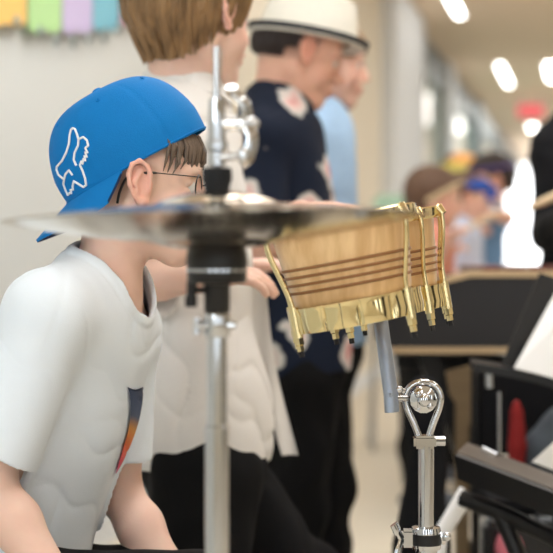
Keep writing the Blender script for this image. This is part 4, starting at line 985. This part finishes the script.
# mint green chair back by the wall
gx = P(400, 0, 7.2).x; gc = empty('chair', Vector((gx, 7.25, 0)), 'pale mint green chair by the left wall, far behind the bongo drums', 'chair')
M['mint'] = mat('mint_plastic', (184, 218, 196), .6)
mb = MB(); mb.box((gx-.12, 7.30, .95), (gx+.12, 7.33, 1.22), bev=.02); mb.build('backrest', M['mint'], gc)
mb = MB(); mb.box((gx-.16, 7.0, .62), (gx+.16, 7.33, .65), bev=.01); mb.build('seat', M['mint'], gc)
for sx in (-.14, .14):
    for yy in (7.03, 7.31): mb = MB(); mb.tube([Vector((gx+sx*(.65 if yy > 7.2 else 1), yy, 1.0 if yy > 7.2 else .62)), Vector((gx+sx, yy, .003))], .012, 10); mb.build('leg', M['chrome_soft'], gc)

# ================================================================== children playing in the background
def kid(label, px, neck_y, Y, yaw, head, s, shirt_m, hair_m, el, wr, elL, wrL, skin_t=(1, .9, .85), sleeve=.7, thick=.012, pitch=8, vox=.006):
    nk = P(px, neck_y, Y); pel = Vector((nk.x-.02, Y, nk.z-.42*s))
    sg = Vector((math.cos(R(yaw)), math.sin(R(yaw)), 0)); lf = Vector((-sg.y, sg.x, 0))
    def lg_(k): 
        hz = pel.z; b = pel+lf*.07*k; kn = Vector((b.x, b.y, hz*.52)); return (kn+sg*.01, Vector((b.x, b.y, .085)), tuple(sg))
    o = person(label, s, yaw, pel, nk, (head, yaw, pitch, 0, s*1.0), {'R': dict(el=el, wr=wr, curl=1.0, pn=(0, 0, -1)), 'L': dict(el=elL, wr=wrL, curl=1.0, pn=(0, 0, -1))}, {'R': lg_(-1), 'L': lg_(1)}, vox=vox, shw=.12,
        skin_t=skin_t, shirt=dict(mat=shirt_m, loose=.018, srad=.058, sleeve=sleeve, hem=.0, vox=.006, thick=.013), hair=hair_m, eyebrow=hair_m, folds=.004)
    hair_mesh(o, hair_m, thick=thick, back=-.06, fringe=.04, side=-.02, vox=.006); return o
def drumstick(a, b, label):
    mb = MB(); d = (b-a); mb.tube([a, a+d*.7, a+d*.95, b-d*.03, b], [.011, .010, .006, .008, .003], 12); return tag(mb.build('drumstick', M['stick']), label, 'drumstick')
YA = 5.4
kA = kid('child with brown hair and a peach top drumming behind the bongos', 427, 234, YA, 10, P(434, 197, YA), .98, 'peach', 'hair_brown', P(416, 290, YA-.15), P(444, 246, YA-.2), P(430, 288, YA+.15), P(446, 262, YA+.1))
kB = kid('child in a pale blue T-shirt with a small blue cap, between two other drummers', 461, 226, 6.1, -10, P(466, 198, 6.1), .92, 'pale_blue', 'hair_brown', P(446, 285, 6.0), P(462, 274, 5.9), P(478, 285, 6.15), P(474, 274, 6.0))
M['royal'] = mat('royal_blue_cloth', (40, 84, 176), .8)
mb = MB(); mb.ball(kB['Mh'] @ Vector((.02, 0, .052)), (.085, .078, .04), 24); mb.tube([kB['Mh'] @ Vector((.05, 0, .045)), kB['Mh'] @ Vector((.13, 0, .035))], [.05, .035], 20, flat=.2); mb.build('cap', M['royal'], kB['root'])
kC = kid('dark-haired child in a blue shirt raising a drumstick', 482, 212, 6.7, 200, P(491, 180, 6.7), 1.0, 'mid_blue', 'hair_dark', P(508, 218, 6.6), P(492, 214, 6.45), P(470, 240, 6.6), P(478, 232, 6.5), skin_t=(1, .88, .8), thick=.022)
kD = kid('child in an orange and yellow knitted hat at the back of the drummers', 462, 200, 7.4, 20, P(461, 176, 7.4), .95, 'mid_blue', 'hair_brown', P(450, 235, 7.3), P(456, 228, 7.2), P(476, 235, 7.5), P(470, 228, 7.3), vox=.007)
M['orange'] = mat('orange_knit', (240, 178, 110), .8); M['yellow'] = mat('yellow_knit', (226, 216, 120), .8)
mb = MB(); Mx = kD['Mh']; mb.lathe([(.001, .125), (.05, .115), (.09, .085), (.105, .055), (.098, .05)], Mx, 32); ht = mb.build('knitted_hat', M['orange'], kD['root'])
mb = MB(); mb.lathe([(.100, .055), (.115, .05), (.115, .01), (.100, .008)], Mx, 32); mb.build('hat_cuff', M['yellow'], ht)
# headband of the dark-haired child
M['purple'] = mat('purple_cloth', (110, 90, 170), .8)
mb = MB(); mb.lathe([(.111, .050), (.114, .050), (.113, .058), (.110, .058)], kC['Mh'], 32); mb.build('headband', M['purple'], kC['root'])
drumstick(P(452, 247, 5.15), P(431, 196, 5.0)+Vector((.0, 0, 0)), 'drumstick held upright by the child in the peach top') if False else None
drumstick(P(428, 201, 5.15), P(464, 181, 5.0), 'pale drumstick crossing the face of the brown-haired child')
drumstick(P(498, 212, 5.85), P(463, 231, 5.4), 'pale drumstick held by the dark-haired child in blue')
# adult in black at the right edge
YR = 4.2
ad = person('person in black clothes holding a drumstick, cut off by the right edge of the frame', 1.22, -80, P(604, 330, YR), P(602, 108, YR), (P(604, 40, YR), -70, 14, 0, 1.10),
    {'R': dict(sh=P(558, 150, YR), el=P(548, 234, YR-.05), wr=P(592, 200, 3.72), hd=(-.3, -.9, .1), curl=1.1, pn=(0, 0, -1)), 'L': dict(sh=P(650, 146, YR), el=P(655, 235, YR-.1), wr=P(640, 215, 3.75), hd=(-.2, -.9, .2), curl=1.1, pn=(0, 0, -1))},
    {'R': (Vector((P(570, 0, YR).x, YR, .5)), Vector((P(570, 0, YR).x, YR, .085)), (0, -1, 0)), 'L': (Vector((P(628, 0, YR).x, YR, .5)), Vector((P(628, 0, YR).x, YR, .085)), (0, -1, 0))},
    vox=.006, shw=.15, shirt=dict(mat='black_top', loose=.028, srad=.075, sleeve=1.6, hem=.02, thick=.013), hair='hair_dark', eyebrow='hair_dark', folds=.006, width=1.15)
hair_mesh(ad, 'hair_dark', thick=.016, back=-.07, fringe=.04, vox=.006)
drumstick(P(580, 185, 3.62), P(529, 208, 3.60), 'pale drumstick held by the person in black at the right edge')

# ================================================================== the setting
kW = .209
M['daylight'] = mat('daylight_pane', (250, 252, 255), .5, emit=2.2)
M['glow_near'] = mat('reflection_glow_pane', (244, 250, 255), .3, emit=2.0)  # glowing panes behind the camera, added for light and reflections
def wallx(Y): return -.737+kW*(Y-4)
def wallY(px): u = (px-CX)/FPX; return 1.573/(kW-u)
HT = 3.0
M['wall'] = mat('pale_grey_plaster', (216, 219, 217), .9, var=.03, vscale=2)
M['cream'] = mat('cream_plaster', (232, 224, 208), .9, var=.03, vscale=2)
M['floor'] = mat('cream_vinyl_floor', (214, 205, 188), .45, var=.05, vscale=3, bump=.03, bscale=8)
M['ceil'] = mat('beige_ceiling', (240, 219, 194), .9, var=.04, vscale=1.2)
M['pillar'] = mat('white_column_paint', (224, 228, 232), .8, var=.02)
M['glassy'] = mat('greenish_glass', (176, 204, 196), .12, var=.05, coat=.5)
M['frame_g'] = mat('grey_aluminium', (120, 130, 134), .5, metal=.3)
def struct(name, mb, m): return tag(mb.build(name, m, None, smooth=False), kind='structure')
def wallseg(name, Ya, Yb_, m, z0=0, z1=HT, out=0, th_=.12):
    mb = MB(); a = Vector((wallx(Ya)+out, Ya, 0)); b = Vector((wallx(Yb_)+out, Yb_, 0)); n_ = Vector((-1, kW, 0)).normalized()*th_
    q = [a, b, b+n_, a+n_]; vs = [p+Vector((0, 0, z0)) for p in q]+[p+Vector((0, 0, z1)) for p in q]
    mb.add(vs, [(0, 1, 2, 3), (7, 6, 5, 4), (0, 4, 5, 1), (1, 5, 6, 2), (2, 6, 7, 3), (3, 7, 4, 0)]); return struct(name, mb, m)
mb = MB(); mb.box((-5, -3, -.1), (9, 36, 0)); struct('floor', mb, M['floor'])
mb = MB(); mb.box((-5, -3, HT), (9, 36, HT+.1)); struct('ceiling', mb, M['ceil'])
Ysp = wallY(170)
wallseg('wall_left', -3, Ysp, M['wall']); wallseg('wall_left_far', Ysp, wallY(384), M['cream'])
Yp1, Yp2 = wallY(388), wallY(414)
wallseg('trim_1', Yp1-.4, Yp2, M['pillar'], out=.10, th_=.22)
# glazed bays
Ys_ = [Yp2, 16.2, 17.0, 20.5, 21.4, 26, 27.2, 34]
for i in range(0, 7):
    a, b = Ys_[i], Ys_[i+1]
    if i % 2 == 1: wallseg('trim_%d' % (2+i), a, b, M['pillar'] if i != 3 else M['frame_g'], out=.06, th_=.18)
    else:
        wallseg('wall_left_base_%d' % (i+1), a, b, M['pillar'], z1=.25); wallseg('wall_left_header_%d' % (i+1), a, b, M['frame_g'], z0=2.65)
        o = wallseg('window_%d' % (i//2+1), a, b, M['glassy'] if i < 6 else M['daylight'], z0=.25, z1=2.65, out=-.05, th_=.03)
mb = MB(); mb.box((7.2, 33.9, 0), (9, 34.05, HT)); mb.box((wallx(34)-.3, 34.0, 2.9), (7.2, 34.05, HT)); struct('wall_back', mb, M['cream'])
mb = MB(); mb.box((wallx(34)-.3, 34.0, 0), (7.2, 34.05, 2.9)); o = struct('window_9', mb, M['daylight'])

mb = MB(); mb.box((P(518, 0, 20).x, 20, P(0, 117, 20).z), (P(544, 0, 20).x, 20.06, P(0, 105, 20).z)); 
M['sign_red'] = mat('red_sign', (190, 60, 72), .6, emit=.08); sg_ = tag(mb.build('hanging_sign', M['sign_red'], None, smooth=False), 'small red sign hanging from the ceiling far down the corridor', 'sign')
mb = MB(); mb.box((P(522, 0, 20).x, 20.01, P(0, 105, 20).z), (P(523, 0, 20).x, 20.04  , HT)); mb.build('hanger', M['frame_g'], sg_); mb = MB(); mb.box((P(541, 0, 20).x, 20.01, P(0, 105, 20).z), (P(542, 0, 20).x, 20.04, HT)); mb.build('hanger', M['frame_g'], sg_)
# unseen hall end: glowing panes and dark piers added for reflections; opposite side wall
M['dark_reflect'] = mat('dark_reflection_pier', (60, 58, 58), .7)
mb = MB(); mb.box((-5, -3.12, 0), (9, -3, .5)); mb.box((-5, -3.12, 2.6), (9, -3, HT)); struct('wall_near', mb, M['cream'])
for i in range(8):
    mb = MB(); mb.box((-5+i*1.75, -3.12, .5), (-5+i*1.75+.95, -2.95, 2.6)); struct('trim_%d' % (20+i), mb, M['dark_reflect'])  # added dark strip, widened for contrast in the chrome
    mb = MB(); mb.box((-5+i*1.75+.95, -3.1, .5), (-5+i*1.75+1.75, -3.06, 2.6)); struct('window_%d' % (20+i), mb, M['glow_near'])
mb = MB(); mb.box((5.2, -3, 0), (5.3, 12, HT)); struct('wall_right', mb, M['cream'])
for i in range(4):
    mb = MB(); mb.box((5.15, -2+i*3.2, 0), (5.2, -.9+i*3.2, 2.1)); struct('door_%d' % (i+1), mb, M['dark_reflect'])  # unseen dark doors, added as dark shapes for the metal to reflect
# baseboards
wallseg('baseboard_left', -3, wallY(384), M['pillar'], z1=.09, out=.012, th_=.012)
# ceiling strip lights
M['lamp'] = mat('lit_diffuser', (255, 252, 246), .5, emit=9)
M['lamp_far'] = M['lamp']
LP = [(1.44, 12.3, 1.6), (2.66, 17.5, 2.1), (4.27, 25.0, .8), (3.17, 17.2, 1.6), (.4, 7.0, 1.5), (-.1, 4.2, 1.3), (2.6, 8.0, 1.5), (1.9, 4.2, 1.3), (4.0, 12.5, 1.6), (.4, 1.2, 1.3), (2.2, 1.2, 1.3), (-.2, -1.4, 1.3), (2.4, -1.4, 1.3)]
LB = ['strip light on the ceiling at the top edge, nearest in view', 'strip light on the ceiling, second down the corridor', 'small round-looking light farthest down the corridor', 'pale bluish light at the right edge of the frame above the person in black']
for i, (x, y, ln) in enumerate(LP):
    r_ = empty('ceiling_light', (x, y, HT-.03), LB[i] if i < 4 else 'recessed white strip light in the near ceiling above the players', 'ceiling light', 'corridor strip lights' if i < 4 else 'strip lights above the players')
    d = Vector((kW, 1, 0)).normalized(); sd = Vector((1, -kW, 0)).normalized(); w = (.032, .032, .06, .07)[i] if i < 4 else .12
    def slabm(l, w, z0, z1):
        c = Vector((x, y, 0)); q = [c+d*a*l/2+sd*b*w for a, b in ((-1, -1), (1, -1), (1, 1), (-1, 1))]; mb = MB(); vs = [p+Vector((0, 0, z0)) for p in q]+[p+Vector((0, 0, z1)) for p in q]
        mb.add(vs, [(3, 2, 1, 0), (4, 5, 6, 7), (0, 1, 5, 4), (1, 2, 6, 5), (2, 3, 7, 6), (3, 0, 4, 7)]); return mb
    slabm(ln+.04, w+.015, HT-.012, HT).build('frame', M['pillar'], r_, smooth=False); slabm(ln, w, HT-.016, HT-.010).build('diffuser', M['lamp'], r_, smooth=False)
# paper bunting on the left wall
bt = empty('paper_garland', Vector((wallx(4.4)+.03, 4.4, P(0, 5, 4.4).z)), 'pastel paper garland strung along the wall at the upper left', 'garland')
n_w = Vector((1, -kW, 0)).normalized(); dirw = Vector((kW, 1, 0)).normalized()
def onwall(px, py, off=.03): Y = wallY(px); p = Vector((wallx(Y), Y, CH-(py-HY)/FPX*Y)); return p+n_w*off
flags = [(-24, 16, (250, 205, 120), 26), (18, 52, (186, 226, 160), 32), (53, 83, (205, 192, 228), 33), (84, 110, (128, 192, 212), 30), (113, 142, (236, 170, 190), 24), (144, 170, (250, 205, 120), 24)]
for i, (xa, xb, c, yb) in enumerate(flags):
    m = mat('paper_flag', c, .8, var=.04); top = -26; q = []
    for px, py in ((xa, top), (xb, top), (xb, yb-3), ((xa*.75+xb*.25), yb+2), ((xa+xb)/2, yb-2), (xa*.25+xb*.75, yb+2), (xa, yb-3)): q.append(onwall(px, py))
    n_ = len(q); vs = q+[p-n_w*.002 for p in q]; order = list(range(n_)); mb = MB()
    mb.add(vs, [(0, 1, 2, 5, 4, 3, 6), tuple(n_+k for k in (6, 3, 4, 5, 2, 1, 0))]); mb.build('flag', m, bt, smooth=False)
M['tassel'] = mat('grey_green_paper', (150, 160, 158), .8)
for px, py in ((4, 28), (28, 38), (44, 47), (62, 49), (77, 45), (94, 44), (107, 36)):
    mb = MB(); a = onwall(px, py-12, .035); b = onwall(px, py, .035); mb.tube([a, a.lerp(b, .5), b], [.004, .012, .003], 8); mb.build('tassel', M['tassel'], bt)
mb = MB(); mb.tube([onwall(px, -26+4*math.sin(px/20), .032) for px in range(-40, 200, 12)], .002, 6); mb.build('string', M['tassel'], bt)

# ================================================================== light, camera
w = bpy.data.worlds.new('World'); SC.world = w; w.use_nodes = True; nt = w.node_tree; bg = nt.nodes['Background']
tc = nt.nodes.new('ShaderNodeTexCoord'); sx = nt.nodes.new('ShaderNodeSeparateXYZ'); nt.links.new(tc.outputs['Generated'], sx.inputs[0])
rp = nt.nodes.new('ShaderNodeValToRGB'); e = rp.color_ramp.elements; e[0].position = .42; e[0].color = (.22, .22, .23, 1); e[1].position = .60; e[1].color = (.86, .95, 1.06, 1)
mr = nt.nodes.new('ShaderNodeMapRange'); mr.inputs[1].default_value = -1; mr.inputs[2].default_value = 1; nt.links.new(sx.outputs['Z'], mr.inputs[0]); nt.links.new(mr.outputs[0], rp.inputs['Fac'])
nt.links.new(rp.outputs['Color'], bg.inputs['Color']); bg.inputs['Strength'].default_value = 1.0
def area(name, loc, to, sx_, sy_, e_, col=(1, 1, 1)):
    l = bpy.data.lights.new(name, 'AREA'); l.shape = 'RECTANGLE'; l.size = sx_; l.size_y = sy_; l.energy = e_; l.color = col
    o = bpy.data.objects.new(name, l); C.objects.link(o); o.location = loc; o.rotation_euler = (Vector(to)-Vector(loc)).to_track_quat('-Z', 'Y').to_euler(); return o
area('window_daylight', (-2.0, -.6, 2.4), (-.1, 2.2, .9), 2.0, 1.4, 84, (.86, .94, 1.0))
area('ceiling_lamp', (.6, 3.2, 2.96), (.6, 3.2, 0), 1.0, 3.0, 42, (1, 1, 1))
area('ceiling_lamp_far', (3.0, 9, 2.96), (3.0, 9, 0), 1.0, 7.0, 60, (1, .98, .95))
area('ceiling_lamp_end', (3.6, 21, 2.96), (3.6, 21, 0), 1.5, 9.0, 120, (1, .97, .92))
cam = bpy.data.cameras.new('camera'); co = bpy.data.objects.new('camera', cam); C.objects.link(co); SC.camera = co
co.location = (0, 0, CH); co.rotation_euler = (R(90), 0, 0); cam.sensor_width = 36; cam.lens = FPX/553*36; cam.shift_y = (HY-CX)/553
cam.dof.use_dof = True; cam.dof.focus_distance = 1.90; cam.dof.aperture_fstop = 4.1; cam.clip_start = .05
SC.view_settings.view_transform = 'Standard'; SC.view_settings.look = 'None'; SC.view_settings.exposure = .27; SC.view_settings.gamma = 1
